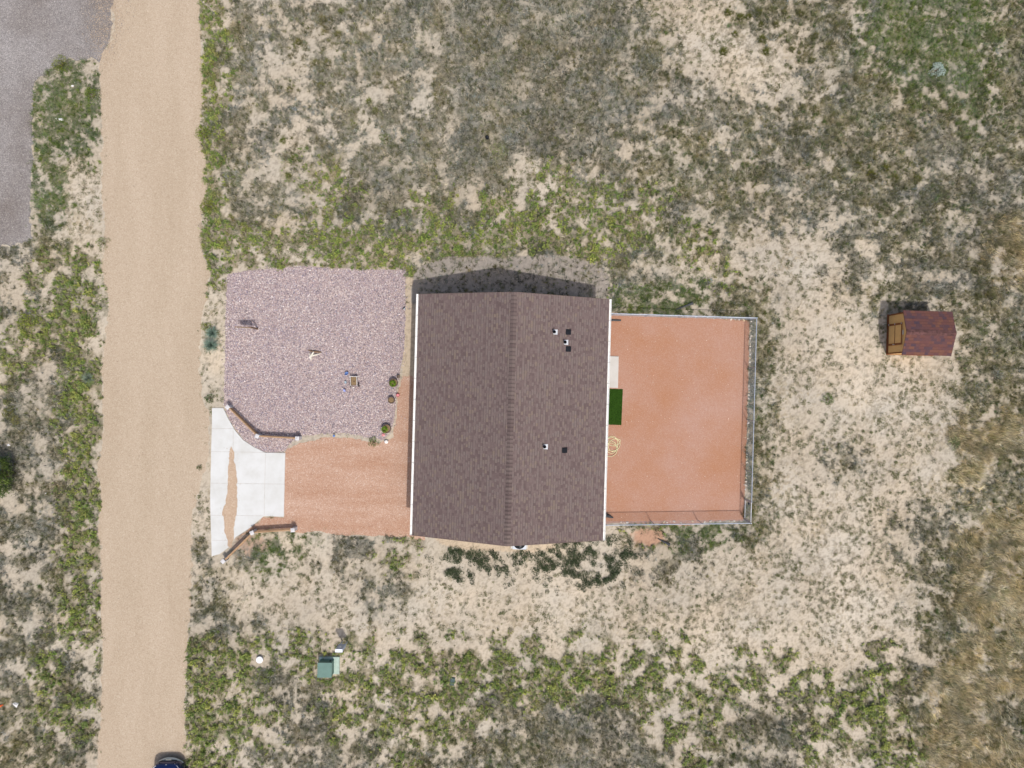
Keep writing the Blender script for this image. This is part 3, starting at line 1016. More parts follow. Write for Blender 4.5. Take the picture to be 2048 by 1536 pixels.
wv = veg['w'] * sstep(0.05, 0.55, uni(fbm(XX, YY, 1.3, 4, 616, 0.6)) + (cov['w'] - 0.5))
x, y = pick(wv, 19)
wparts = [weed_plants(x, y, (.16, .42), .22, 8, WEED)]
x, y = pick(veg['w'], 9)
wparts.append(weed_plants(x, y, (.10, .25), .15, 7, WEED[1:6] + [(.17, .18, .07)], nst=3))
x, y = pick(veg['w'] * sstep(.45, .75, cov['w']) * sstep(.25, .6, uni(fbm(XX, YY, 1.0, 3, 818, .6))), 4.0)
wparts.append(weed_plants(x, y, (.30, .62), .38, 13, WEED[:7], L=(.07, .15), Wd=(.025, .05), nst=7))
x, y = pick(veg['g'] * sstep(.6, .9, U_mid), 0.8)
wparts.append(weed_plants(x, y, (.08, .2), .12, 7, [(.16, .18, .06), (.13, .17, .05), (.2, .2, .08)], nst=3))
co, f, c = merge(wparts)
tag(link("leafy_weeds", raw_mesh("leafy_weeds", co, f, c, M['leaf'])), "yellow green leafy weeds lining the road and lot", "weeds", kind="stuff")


def mats(v, dens, nleaf, rad, cols, L=(.03, .07), Wd=(.015, .03), el=(0, 40), h=.03):
    x, y = pick(v, dens)
    n = len(x)
    pc = palette(cols, n, 0.15)
    pr = RNG.uniform(*rad, n)
    i = np.repeat(np.arange(n), nleaf)
    m = len(i)
    a = RNG.uniform(0, 2 * np.pi, m)
    rr = pr[i] * np.sqrt(RNG.random(m))
    P = np.stack([x[i] + rr * np.cos(a), y[i] + rr * np.sin(a), raster(relief, x[i], y[i]) + 0.012 + h * RNG.random(m) * (1.1 - rr / pr[i])], -1)
    return leaf_arrays(P, a + RNG.normal(0, .8, m), np.radians(RNG.uniform(*el, m)), RNG.uniform(*L, m), RNG.uniform(*Wd, m), pc[i] * (1 + RNG.normal(0, .15, (m, 1))))


mparts = [
    mats(veg['m'] * sstep(.0, .4, uni(fbm(XX, YY, 2.2, 4, 717))), 40, 16, (.04, .11), [(.12, .14, .055), (.155, .17, .07), (.10, .12, .05), (.18, .175, .09)]),
    mats(veg['m'] * 0.8, 22, 10, (.04, .12), [(.22, .19, .13), (.19, .18, .10), (.25, .215, .15)]),
    mats(veg['d'], 75, 26, (.08, .19), [(.06, .084, .044), (.085, .105, .055), (.05, .07, .036)], L=(.04, .09), Wd=(.02, .045), el=(0, 65), h=.20),
    mats(veg['n'] * 0.5, 6, 12, (.06, .14), [(.12, .17, .05), (.10, .15, .06)]),
]
edge2 = np.zeros(XX.shape)
for p_ in (P_DRIVE, P_ROCK, P_RDRIVE):
    edge2 = np.maximum(edge2, (inside(p_, *to_px(XX + .3, YY + .2)) != inside(p_, *to_px(XX - .3, YY - .2))) * 1.0)
edge2 *= ~inside(P_CONC, *to_px(XX, YY)) & ~inside(P_ROAD, *to_px(XX, YY)) & ~built
mparts.append(mats(edge2 * sstep(.35, .8, U_mid), 4, 10, (.03, .12), [(.13, .17, .06), (.16, .19, .08), (.2, .2, .1)]))
vr = np.clip(1 - np.abs(inside(P_ROAD, *to_px(XX + .25, YY)) * 1.0 - inside(P_ROAD, *to_px(XX - .25, YY))), 0, 1)
edge = (1 - vr) * (~inside(P_CONC, *to_px(XX, YY)))
mparts.append(mats(edge, 1.2, 9, (.03, .10), [(.12, .14, .06), (.15, .16, .07)]))
co, f, c = merge(mparts)
tag(link("ground_mats", raw_mesh("ground_mats", co, f, c, M['leaf'])), "low dark green mat plants dotting the bare sand", "ground cover", kind="stuff")


# ------------------------------------------------------------------ loose stone on the beds
ICO_V = None


def stones(name, poly, dens, size, cols, z, label, spill=.07):
    bm = bmesh.new()
    bmesh.ops.create_icosphere(bm, subdivisions=1, radius=1.0)
    v0 = np.array([v.co[:] for v in bm.verts]); f0 = np.array([[v.index for v in f.verts] for f in bm.faces])
    bm.free()
    pts = np.array([G(*p)[:2] for p in poly])
    x0, y0 = pts.min(0); x1, y1 = pts.max(0)
    x0, y0, x1, y1 = x0 - .8, y0 - .8, x1 + .8, y1 + .8
    x0 = max(x0, -36); x1 = min(x1, 36); y0 = max(y0, -27); y1 = min(y1, 27)
    n = int((x1 - x0) * (y1 - y0) * dens)
    x = RNG.uniform(x0, x1, n); y = RNG.uniform(y0, y1, n)
    k = inside(poly, *to_px(x + RNG.standard_t(2.5, n) * spill, y + RNG.standard_t(2.5, n) * spill)) & ~raster(built, x, y)
    x, y = x[k], y[k]
    n = len(x)
    s = RNG.uniform(*size, n) * RNG.uniform(.7, 1.3, n)
    sc = np.stack([s * RNG.uniform(.7, 1.35, n), s * RNG.uniform(.6, 1.0, n), s * RNG.uniform(.35, .7, n)], -1)
    jit = 1 + RNG.uniform(-.18, .18, (n, len(v0), 1))
    v = v0[None] * jit * sc[:, None, :]
    a = RNG.uniform(0, np.pi, n)[:, None]
    X = v[..., 0] * np.cos(a) - v[..., 1] * np.sin(a) + x[:, None]
    Y = v[..., 0] * np.sin(a) + v[..., 1] * np.cos(a) + y[:, None]
    Z = v[..., 2] + z + sc[:, 2:3] * 0.35
    co = np.stack([X, Y, Z], -1).reshape(-1, 3)
    f = (f0[None] + (np.arange(n) * len(v0))[:, None, None]).reshape(-1, 3)
    c = np.repeat(palette(cols, n, .16), len(v0), 0)
    return tag(link(name, raw_mesh(name, co, f, c, M['stone'])), label, "stones", kind="stuff")


ROCKC = [(.40, .325, .33), (.34, .285, .305), (.47, .38, .35), (.20, .18, .235), (.74, .69, .68), (.42, .30, .28), (.31, .285, .37)]
stones("river_rock", P_ROCK, 300, (.016, .036), ROCKC, 0.018, "loose pink and grey river rock covering the front bed")
stones("yard_pebbles", P_YARD, 5, (.010, .026), [(.55, .42, .34), (.60, .38, .27), (.40, .22, .15), (.66, .58, .5)], 0.016, "scattered pale pebbles on the terracotta yard")
stones("drive_pebbles", P_RDRIVE, 16, (.010, .026), [(.58, .44, .37), (.45, .28, .21), (.38, .24, .18), (.66, .56, .5)], 0.012, "scattered pebbles on the red gravel driveway")
stones("road_pebbles", P_ROAD, 9, (.008, .024), [(.50, .40, .30), (.36, .28, .21), (.60, .52, .43)], 0.008, "scattered pebbles on the tan dirt road", spill=.15)
P_DUST2 = [(457, 890), (474, 890), (482, 960), (482, 1015), (474, 1085), (450, 1098), (440, 1030), (449, 960)]
stones("washed_grit", P_DUST2, 26, (.007, .018), [(.42, .31, .22), (.36, .26, .18), (.5, .40, .3)], 0.05, "scattered tan grit round the washed dirt on the apron")
P_JOIN = [(192, -10), (236, -10), (236, 60), (222, 112), (196, 128), (186, 60)]
stones("road_grit", P_JOIN, 330, (.012, .028), [(.43, .345, .26), (.38, .30, .23), (.47, .38, .29)], 0.014, "tan grit dragged from the road onto the grey gravel drive", spill=.3)
P_JOIN2 = [(214, -10), (252, -10), (246, 60), (224, 112), (206, 120), (214, 60)]
stones("drive_grit", P_JOIN2, 120, (.010, .024), [(.25, .24, .24), (.20, .19, .19), (.32, .31, .30)], 0.010, "grey gravel spilled from the drive onto the tan road", spill=.3)
stones("grey_pebbles", P_DRIVE, 26, (.010, .028), [(.30, .28, .28), (.20, .18, .18), (.42, .40, .39)], 0.013, "loose grey gravel on the drive opposite", spill=.5)


# ------------------------------------------------------------------ house
EAVE, RIDGE = 2.6, 4.65
hc = G(1021.5, 834.5, EAVE)
ROT = R(-1.55)
HW, HL = 5.30, 6.68       # half span to the roof edge, half length
house = empty("house", (hc.x, hc.y, 0), ROT, "single storey house with brown shingle gable roof and white gutters", "house")
slope = math.hypot(HW, RIDGE - EAVE)
ncourse = 42
bm = bmesh.new()
uvl = bm.loops.layers.uv.new("UVMap")
lift = 0.012
for side in (-1, 1):
    for k in range(ncourse):
        t0, t1 = k / ncourse, (k + 1) / ncourse          # 0 ridge, 1 eave
        for (ya, yb) in ((-HL, HL),):
            def P(t, y, dz):
                return (side * HW * t, y, RIDGE - (RIDGE - EAVE) * t + dz)
            a, b_, c_, d_ = P(t0, ya, 0), P(t1, ya, lift), P(t1, yb, lift), P(t0, yb, 0)
            vs = [bm.verts.new(p) for p in (a, b_, c_, d_)]
            fc = bm.faces.new(vs)
            off = 0 if side < 0 else 400
            uvs = [(t0 * slope, ya + off), (t1 * slope - 1e-4, ya + off), (t1 * slope - 1e-4, yb + off), (t0 * slope, yb + off)]
            for lp, u in zip(fc.loops, uvs): lp[uvl].uv = u
            e, g_ = P(t1, ya, 0), P(t1, yb, 0)
            vs2 = [bm.verts.new(p) for p in (b_, e, g_, c_)]
            f2 = bm.faces.new(vs2)
            for lp in f2.loops: lp[uvl].uv = (t1 * slope - 0.01, off)
    # underside and rake edge
    und = [bm.verts.new(p) for p in ((0, -HL, RIDGE - .14), (side * HW, -HL, EAVE - .14), (side * HW, HL, EAVE - .14), (0, HL, RIDGE - .14))]
    bm.faces.new(und)
for sgn in (-1, 1):
    for side in (-1, 1):
        bm.faces.new([bm.verts.new(p) for p in ((0, sgn * HL, RIDGE), (side * HW, sgn * HL, EAVE + lift), (side * HW, sgn * HL, EAVE - .14), (0, sgn * HL, RIDGE - .14))])
bmesh.ops.recalc_face_normals(bm, faces=bm.faces)
for fc in bm.faces:
    c0 = fc.calc_center_median()
    if abs(fc.normal.z) > .5 and ((fc.normal.z < 0) != (c0.z < RIDGE - (RIDGE - EAVE) * abs(c0.x) / HW - .07)):
        fc.normal_flip()
me = bpy.data.meshes.new("roof")
bm.to_mesh(me); bm.free()
me.materials.append(M['roof'])
roof = link("roof", me, house)
# ridge caps: overlapping bent shingles
rc = MB()
y = -HL
k = 0
rr = random.Random(5)
sl = (RIDGE - EAVE) / HW
while y < HL - .05:
    y1 = min(math.floor((y + .21) / .21 + 1e-6) * .21 + .012, HL + 0.004)
    w_ = .165 + rr.uniform(-.008, .008)
    za, zb = .016, .040
    A = [(-w_, y, RIDGE - w_ * sl + za), (0, y, RIDGE + za + .008), (w_, y, RIDGE - w_ * sl + za)]
    B = [(-w_, y1, RIDGE - w_ * sl + zb), (0, y1, RIDGE + zb + .008), (w_, y1, RIDGE - w_ * sl + zb)]
    lo = [(p[0], y1, p[2] - .022) for p in B]
    rc.add(A + B + lo, [(0, 1, 4, 3), (1, 2, 5, 4), (3, 4, 7, 6), (4, 5, 8, 7)])
    y = math.floor((y + .21) / .21 + 1e-6) * .21
    k += 1
rc.build("ridge_cap", M['cap'], roof)
# drip edge on rakes
fascia = simple("brown_fascia", (.13, .095, .08), .7)
for sgn in (-1, 1):
    for side in (-1, 1):
        de = MB()
        yy = sgn * (HL + .012)
        de.add([(0, yy - .01, RIDGE + .004), (0, yy + .01, RIDGE + .004), (side * HW, yy + .01, EAVE + .014), (side * HW, yy - .01, EAVE + .014),
                (0, yy - .01, RIDGE - .16), (0, yy + .01, RIDGE - .16), (side * HW, yy + .01, EAVE - .15), (side * HW, yy - .01, EAVE - .15)],
               [(0, 1, 2, 3), (4, 5, 6, 7), (1, 2, 6, 5), (0, 3, 7, 4), (0, 1, 5, 4), (2, 3, 7, 6)])
        de.build("rake_board", fascia, house)
for side in (-1, 1):
    g_ = MB()
    xi, xo = side * (HW + .005), side * (HW + .125)
    prof = [(xi, EAVE - .02), (xi, EAVE - .12), (xo - side * .03, EAVE - .12), (xo - side * .012, EAVE - .07), (xo, EAVE - .015), (xo - side * .022, EAVE - .012), (xo - side * .03, EAVE - .075),
            (xi + side * .012, EAVE - .095), (xi + side * .012, EAVE - .02)]
    n = len(prof)
    g_.add([(p[0], -HL - .01, p[1]) for p in prof] + [(p[0], HL + .01, p[1]) for p in prof], [(i, (i + 1) % n, n + (i + 1) % n, n + i) for i in range(n)])
    for sgn in (-1, 1):
        g_.box(((xi + xo) / 2, sgn * (HL + .014), EAVE - .066), (.122, .006, .108))
    gut = g_.build("gutter", M['white'], house)
    yk = -HL + .5
    if side < 0:
        st = MB(); st.box((0, 0, 0), (.120, .022, .004)); strap_me = st.mesh("gutter_strap", simple("strap_metal", (.42, .43, .43), .5, metal=.4))
    while yk < HL:
        so = link("gutter_strap", strap_me, gut)
        so.location = ((xi + xo) / 2, yk, EAVE - .011)
        yk += 1.17
# walls with gables
WX, WY = HW - .45, HL - .30
wl = MB()
zt = RIDGE - (RIDGE - EAVE) * WX / HW - .16
for sgn in (-1, 1):
    wl.add([(-WX, sgn * WY, 0), (WX, sgn * WY, 0), (WX, sgn * WY, zt), (0, sgn * WY, RIDGE - .17), (-WX, sgn * WY, zt)], [(0, 1, 2, 3, 4)])
    wl.add([(sgn * WX, -WY, 0), (sgn * WX, WY, 0), (sgn * WX, WY, zt), (sgn * WX, -WY, zt)], [(0, 1, 2, 3)])
wl.build("wall", M['siding'], house)
gd = MB(); gd.box((-WX - .02, -3.4, 1.1), (.04, 4.8, 2.15))
gdo = gd.build("garage_door", M['trim'], house)
gp = MB()
for r_ in range(4):
    for c_ in range(6):
        gp.box((-WX - .045, -3.4 - 2.0 + c_ * .8, .32 + r_ * .53), (.012, .62, .38))
gp.build("door_panel", M['trim'], gdo)


def opening(name, x, y, z, w, h, mat, facing):
    m_ = MB(); m_.box((x + facing * .02, y, z), (.05, w, h))
    o_ = m_.build(name, mat, house)
    return o_


fd = opening("front_door", -WX, 1.2, 1.1, 1.0, 2.1, M['shed_trim'], -1)
h_ = MB(); h_.blob((-WX - .07, .82, 1.05), (.03, .03, .03)); h_.build("handle", M['flash'], fd)
bd = opening("back_door", WX, 2.65, 1.15, .95, 2.1, M['trim'], 1)
h_ = MB(); h_.blob((WX + .07, 2.3, 1.1), (.03, .03, .03)); h_.build("handle", M['flash'], bd)
for (x_, y_, w_, fcg) in ((-WX, 3.0, 1.4, -1), (-WX, 5.0, 1.4, -1), (WX, 5.0, 1.2, 1), (WX, -.5, 1.6, 1), (WX, -4.2, 1.4, 1)):
    wo_ = opening("window", x_, y_, 1.5, w_, 1.2, M['trim'], fcg)
    gl = MB(); gl.box((x_ + fcg * .05, y_, 1.5), (.012, w_ - .14, 1.06)); gl.build("pane", M['glass'], wo_)


def roof_pt(px, py):
    """local house coordinates of the roof point seen at plan pixel px,py"""
    h = 3.6
    for _ in range(8):
        p = G(px, py, h) - Vector((hc.x, hc.y, 0))
        q = Matrix.Rotation(-ROT, 3, 'Z') @ p
        h = RIDGE - (RIDGE - EAVE) * abs(q.x) / HW + .015
    q.z = h
    return q


th = math.atan2(RIDGE - EAVE, HW)
for (px, py) in ((1108.5, 664), (1130, 684.5), (1089, 893.5)):
    q = roof_pt(px, py)
    m_ = MB()
    mt = Matrix.Translation(q) @ Matrix.Rotation(th, 4, 'Y')
    fl = [(-.06, -.12, .004), (.19, -.14, .004), (.19, .14, .004), (-.06, .12, .004)]
    fl = [mt @ Vector(p) for p in fl] + [mt @ Vector((p[0], p[1], .012)) for p in fl]
    m_.add(fl, [(4, 5, 6, 7), (0, 1, 5, 4), (1, 2, 6, 5), (2, 3, 7, 6), (3, 0, 4, 7)])
    m_.lathe([(.10, 0.0), (.085, .05), (.062, .10)], tuple(q), n=14, close=False)
    flo = m_.build("pipe_flashing", M['flash'], roof)
    m_ = MB()
    m_.lathe([(.09, .09), (.075, .12), (.062, .13), (.055, .14), (.055, .36), (.042, .36), (.042, .15)], tuple(q), n=16)
    m_.build("vent_pipe", M['black'], flo, smooth=True)
for (px, py) in ((1136.5, 664), (1136.5, 698), (1129, 900.5)):
    q = roof_pt(px, py)
    m_ = MB()
    mt = Matrix.Translation(q) @ Matrix.Rotation(th, 4, 'Y')
    a = [(-.15, -.15, .003), (.15, -.15, .003), (.15, .15, .003), (-.15, .15, .003), (-.10, -.11, .02), (.12, -.13, .10), (.12, .13, .10), (-.10, .11, .02)]
    m_.add([mt @ Vector(p) for p in a], [(0, 1, 5, 4), (1, 2, 6, 5), (2, 3, 7, 6), (3, 0, 4, 7), (4, 5, 6, 7)])
    m_.build("roof_vent", M['black'], roof)
# downspouts and their drain extensions at the back corners
for (sgn) in (-1, 1):
    m_ = MB()
    yy = sgn * (HL - .95)
    m_.tube([(HW + .06, yy, EAVE - .12), (HW - .30, yy, EAVE - .45), (HW - .38, yy, EAVE - .55), (HW - .38, yy, .22), (HW - .25, yy, .1)], .042, 8)
    ds = m_.build("downspout", M['white'], house)
    m_ = MB()
    if sgn < 0:
        pts = [(HW - .28, yy + .02, .10), (HW + .2, yy + .03, .20), (HW + .55, yy - .03, .18), (HW + .90, yy - .16, .07)]
        m_.tube(pts, [.10, .13, .11, .04], 10)
    else:
        m_.tube([(HW - .28, yy, .10), (HW + .4, yy + .04, .09), (HW + 1.05, yy + .05, .05)], [.06, .06, .05], 10)
    m_.build("drain_extension", M['dark'], ds, smooth=True)

# buried drain outlets, black pipe ends lying on the soil
for (a, b_, lab) in (((1345, 622), (1384, 607), "long thin black drain pipe lying in grass beside the fence"), ((1315, 1077), (1338, 1088), "short flared black drain pipe lying on bare red soil")):
    p, q = G(*a), G(*b_)
    p.z, q.z = .04, .16
    m_ = MB()
    mid = (p + q) / 2; mid.z = .10
    m_.tube([p, mid, q], [.018, .045, .085], 10)
    d_ = (q - p).normalized()
    m_.tube([q - d_ * .02, q + d_ * .02], [.10, .10], 10)
    tag(m_.build("drain_pipe", M['dark'], smooth=True), lab, "drain pipe")

# ------------------------------------------------------------------ air conditioner
ac = empty("air_conditioner", (0.43, -9.22, 0), ROT, "grey air conditioner unit with round fan behind the house gable", "air conditioner")
m_ = MB(); m_.box((0, 0, .05), (1.0, 1.0, .10)); m_.build("pad", M['slab'], ac)
m_ = MB()
m_.box((0, 0, .46), (.80, .76, .70), ch=.02)
cab = m_.build("cabinet", M['ac'], ac)
m_ = MB()
m_.lathe([(.35, .812), (.35, .835), (.30, .835), (.30, .815)], (0, 0, 0), n=28)
fr = m_.build("fan_ring", M['black'], ac)
m_ = MB()
for k in range(4):
    a = k * math.pi / 2 + .3
    m_.add([(.06 * math.cos(a), .06 * math.sin(a), .82), (.28 * math.cos(a - .25), .28 * math.sin(a - .25), .826), (.28 * math.cos(a + .3), .28 * math.sin(a + .3), .818)], [(0, 1, 2)])
m_.lathe([(.07, .818), (.07, .83)], (0, 0, 0), n=12)
m_.build("fan_blades", M['dark'], ac)
m_ = MB(); m_.tube([(.40, .22, .3), (.55, .3, .28), (.58, .75, .28), (.5, .95, .4)], .025, 6); m_.build("refrigerant_line", M['black'], ac)


# ------------------------------------------------------------------ chain link fence
FH = 1.2
fence = empty("chain_link_fence", (0, 0, 0), 0, "galvanised chain link fence around the terracotta yard", "fence")
NW, NE, SE, SW = G(1222, 627, FH), G(1513.5, 635.8, FH), G(1502, 1046.5, FH), G(1209, 1050.5, FH)
GN = G(1503.2, 1004, FH)       # gate post


def rail_run(a, b_, name="top_rail", z=None, r=.026, parent=fence):
    m_ = MB()
    a2, b2 = Vector(a), Vector(b_)
    if z is not None: a2.z = b2.z = z
    m_.tube([a2, b2], r, 8)
    return m_.build(name, M['galv'], parent)


def link_panel(a, b_, parent, z0=.05, z1=FH - .02):
    """woven wire: crossed diagonals"""
    a, b_ = Vector((a[0], a[1], 0)), Vector((b_[0], b_[1], 0))
    L = (b_ - a).length
    d = (b_ - a) / L
    nrm = Vector((-d.y, d.x, 0))
    H = z1 - z0
    m_ = MB()
    sp = .075
    r = .0017
    k = -int(H / sp) - 1
    while k * sp < L:
        for sgn in (1, -1):
            s0 = k * sp
            t0, t1 = 0.0, 1.0
            s1 = s0 + H
            # clip to 0..L
            if s1 <= 0 or s0 >= L: continue
            if s0 < 0: t0 = -s0 / H
            if s1 > L: t1 = (L - s0) / H
            def pt(t):
                s = s0 + H * t
                z = z0 + H * t if sgn > 0 else z1 - H * t
                return a + d * s + Vector((0, 0, z)) + nrm * (.004 * sgn)
            m_.tube([pt(t0), pt(t1)], r, 3, cap=False)
        k += 1
    return m_.build("chain_link_mesh", M['wire'], parent)


def posts(pts, parent=fence, r=.03, h=FH + .02):
    for p in pts:
        m_ = MB()
        m_.tube([(p[0], p[1], 0), (p[0], p[1], h)], r, 10)
        m_.lathe([(r * 1.15, h), (r * 1.1, h + .02), (r * .5, h + .04)], (p[0], p[1], 0), n=10)
        m_.build("post", M['galv'], parent)


def lerp(a, b_, t): return Vector(a) + (Vector(b_) - Vector(a)) * t


rail_run(NW, NE); rail_run(NE, GN); rail_run(SE, SW)
link_panel(NW, NE, fence); link_panel(NE, GN, fence); link_panel(SE, SW, fence)
posts([lerp(NW, NE, t) for t in (.02, .26, .50, .75)], r=.022)
posts([NE, SE], r=.036)
posts([lerp(NE, GN, t) for t in (.27, .56, .84)], r=.022)
posts([GN], r=.034)
posts([lerp(SE, SW, t) for t in (.33, .66, .985)], r=.022)
gate = MB()
ga, gb = lerp(GN, SE, .06), lerp(GN, SE, .94)
fr_pts = [(ga.x, ga.y, .10), (ga.x, ga.y, FH - .03), (gb.x, gb.y, FH - .03), (gb.x, gb.y, .10), (ga.x, ga.y, .10)]
for i in range(4): gate.tube([fr_pts[i], fr_pts[i + 1]], .024, 8)
go = gate.build("gate", simple("gate_tube", (.66, .68, .72), .45, metal=.3), fence)
link_panel(ga, gb, go, .13, FH - .06)
lm_ = MB(); lm_.box(((ga.x * .9 + gb.x * .1), ga.y * .9 + gb.y * .1 + .02, .75), (.10, .12, .08), ch=.01); lm_.build("latch", M['black'], go)

# ------------------------------------------------------------------ pale rocks along the fence foot
rk_spots = []
for (x_, y_) in ((1502, 643), (1502.5, 652), (1501, 655.5), (1500, 662), (1501, 673), (1500.5, 677), (1500, 681), (1500, 688), (1500, 693), (1499.5, 700), (1500, 709), (1499, 716), (1499, 724),
                 (1497.5, 772), (1497.5, 778), (1497, 784), (1497, 790), (1496.5, 797), (1496, 846), (1496, 863), (1495, 877), (1493.5, 908), (1493.5, 913), (1493, 919), (1493, 925), (1492.5, 945),
                 (1493, 951), (1492, 956), (1491.5, 963), (1491, 970), (1490.5, 979), (1489, 990)):
    rk_spots.append((x_, y_, 1))
for (x_, y_) in ((1365, 633.5), (1376, 634), (1391, 634.5), (1405, 634), (1415, 635), (1428, 637), (1441, 636.5), (1452, 638), (1462, 638.5), (1470, 639), (1478, 639.5), (1487, 640)):
    rk_spots.append((x_, y_, 2))
for (x_, y_) in ((1242, 1044), (1248, 1045), (1254, 1044.5), (1328, 1043.5), (1334, 1045), (1348, 1043), (1362, 1045.5), (1385, 1042.5), (1409, 1043.5), (1421, 1042), (1440, 1041.5), (1459, 1041.5), (1468, 1041.5)):
    rk_spots.append((x_, y_, 3))
rk_cols = [simple("pale_rock_%d" % i, c, .9, var=.2, scale=12) for i, c in enumerate(((.70, .64, .55), (.56, .50, .44), (.62, .58, .56), (.58, .47, .30)))]
rk_meshes = []
for i in range(8):
    m_ = MB(); m_.blob((0, 0, 0), (1, .75, .6), seed=i, amp=.22)
    rk_meshes.append(m_.mesh("edging_rock", rk_cols[i % 4]))
RKLAB = {1: ("pale edging rock in the row inside the gate side fence", "edging rocks by the gate side fence"),
         2: ("pale edging rock in the row along the fence nearest the long black pipe", "edging rocks by the pipe side fence"),
         3: ("pale edging rock in the row along the fence nearest the air conditioner side", "edging rocks by the air conditioner side fence")}
for i, (x_, y_, g_) in enumerate(rk_spots):
    o = link("edging_rock", rk_meshes[i % 8])
    o.location = G(x_, y_) + Vector((0, 0, .035))
    s_ = random.uniform(.045, .085)
    o.scale = (s_ * random.uniform(.9, 1.5), s_, s_ * random.uniform(.7, 1.0))
    o.rotation_euler = (0, 0, random.uniform(0, 3.14))
    tag(o, RKLAB[g_][0], "rock", RKLAB[g_][1])

# ------------------------------------------------------------------ turf mat, hose
m_ = MB()
tp = [G(1214, 777.5), G(1245.5, 778.5), G(1242.5, 850), G(1211, 849)]
m_.prism([(p.x, p.y) for p in tp], .017, .045)
tag(m_.build("turf_mat", M['turf']), "rectangle of dark green artificial turf by the back wall", "turf mat")
tb_x, tb_y = [], []
n = 9000
u_, v_ = RNG.random(n), RNG.random(n)
A, B_, D_ = np.array(tp[0]), np.array(tp[1]), np.array(tp[3])
P = A + u_[:, None] * (B_ - A) + v_[:, None] * (D_ - A); P[:, 2] = .044
co, f, c = blade_arrays(P, RNG.uniform(0, 6.28, n), np.radians(RNG.uniform(35, 85, n)), RNG.uniform(.03, .055, n), RNG.uniform(.006, .012, n), palette([(.03, .085, .010), (.045, .11, .015), (.02, .06, .010)], n))
o = link("turf_pile", raw_mesh("turf_pile", co, f, c, M['grass']), bpy.data.objects["turf_mat"])
hm = MB()
hp = []
loops = [(1225, 894, 9, 9, 14), (1228, 880.5, 13, 10, 0), (1222, 890, 13, 17, 4), (1226, 888, 14, 13, -6), (1219, 899, 15, 14, 3)]
t = 0.0
for i, (cx, cy, rx, ry, ph) in enumerate(loops):
    for k in range(26):
        a = 2 * math.pi * k / 26 + ph * .05
        nx = loops[(i + 1) % len(loops)]
        w_ = (k / 26.0) ** 2
        px = cx + rx * math.cos(a); py = cy + ry * math.sin(a)
        qx = nx[0] + nx[2] * math.cos(2 * math.pi * k / 26 + nx[4] * .05); qy = nx[1] + nx[3] * math.sin(2 * math.pi * k / 26 + nx[4] * .05)
        if i == len(loops) - 1: w_ = 0
        hp.append(G(px * (1 - w_) + qx * w_, py * (1 - w_) + qy * w_) + Vector((0, 0, .03 + .010 * i)))
hm.tube(hp[::2], .0145, 6)
tag(hm.build("garden_hose", M['hose'], smooth=True), "pale green garden hose coiled loosely by the back wall", "garden hose")


# ------------------------------------------------------------------ low rail fences at the apron
def rail_fence(pts, label, hpost=.66):
    base = [G(x, y, hpost) for x, y in pts]
    e = empty("rail_fence", (base[1].x, base[1].y, 0), 0, label, "fence", "rail fences flanking the concrete apron")
    o0 = Vector((base[1].x, base[1].y, 0))
    for i, b_ in enumerate(base):
        d = (base[min(i + 1, 2)] - base[max(i - 1, 0)])
        a = math.atan2(d.y, d.x)
        p = b_ - o0
        m_ = MB(); m_.box((p.x, p.y, hpost / 2 - .02), (.19, .19, hpost - .04), a, ch=.008)
        po = m_.build("post", M['post_white'], e)
        m_ = MB()
        c_, s_ = math.cos(a), math.sin(a)
        q = [(-.115, -.115), (.115, -.115), (.115, .115), (-.115, .115)]
        q = [(p.x + x * c_ - y * s_, p.y + x * s_ + y * c_) for x, y in q]
        m_.add([(x, y, hpost - .04) for x, y in q] + [(x, y, hpost - .012) for x, y in q] + [(p.x, p.y, hpost + .02)], [(0, 1, 2, 3), (0, 1, 5, 4), (1, 2, 6, 5), (2, 3, 7, 6), (3, 0, 4, 7), (4, 5, 8), (5, 6, 8), (6, 7, 8), (7, 4, 8)])
        m_.build("post_cap", M['post_white'], po)
    for i in range(2):
        a, b_ = base[i] - o0, base[i + 1] - o0
        d = (b_ - a); L = d.length; ang = math.atan2(d.y, d.x); u = d.normalized()
        c0 = (a + b_) / 2
        for z in (.22, .50):
            m_ = MB(); m_.box((c0.x, c0.y, z), (L - .19, .08, .12), ang, ch=.012)
            m_.build("rail", M['rail'], e)
    return e


rail_fence([(454.5, 814.5), (513.5, 872.5), (594, 877)], "low brown rail fence with pale posts edging the river rock bed")
rail_fence([(445.5, 1123), (503.5, 1066), (585, 1060.5)], "low brown rail fence with pale posts below the concrete apron")

# ------------------------------------------------------------------ things on the rock bed
b0 = G(516, 658)
sg = empty("sign_post", b0, 0, "wooden hanging sign post standing on the river rock", "sign post")
m_ = MB(); m_.box((0, 0, .6), (.08, .08, 1.2), 0, ch=.006); m_.build("post", M['brown_wood'], sg)
ang = R(178)
ax_ = Vector((math.cos(ang), math.sin(ang), 0))
m_ = MB(); c0 = ax_ * .46; m_.box((c0.x, c0.y, 1.12), (.92, .06, .07), ang, ch=.005); m_.build("arm", M['brown_wood'], sg)
m_ = MB(); c0 = ax_ * .52; m_.box((c0.x, c0.y, .76), (.74, .025, .56), ang, ch=.004); pn = m_.build("panel", M['pale_wood'], sg)
for s_ in (.25, .80):
    m_ = MB()
    c0 = ax_ * s_
    m_.tube([(c0.x, c0.y, 1.09), (c0.x, c0.y, 1.03)], .008, 6)
    m_.build("hook", M['black'], pn)

# bleached branch ornament
br = empty("driftwood", G(627, 710), 0, "bleached forked driftwood propped over a dark branch on the river rock", "driftwood")


def L_(px, py, z): return G(px, py) - G(627, 710) + Vector((0, 0, z))


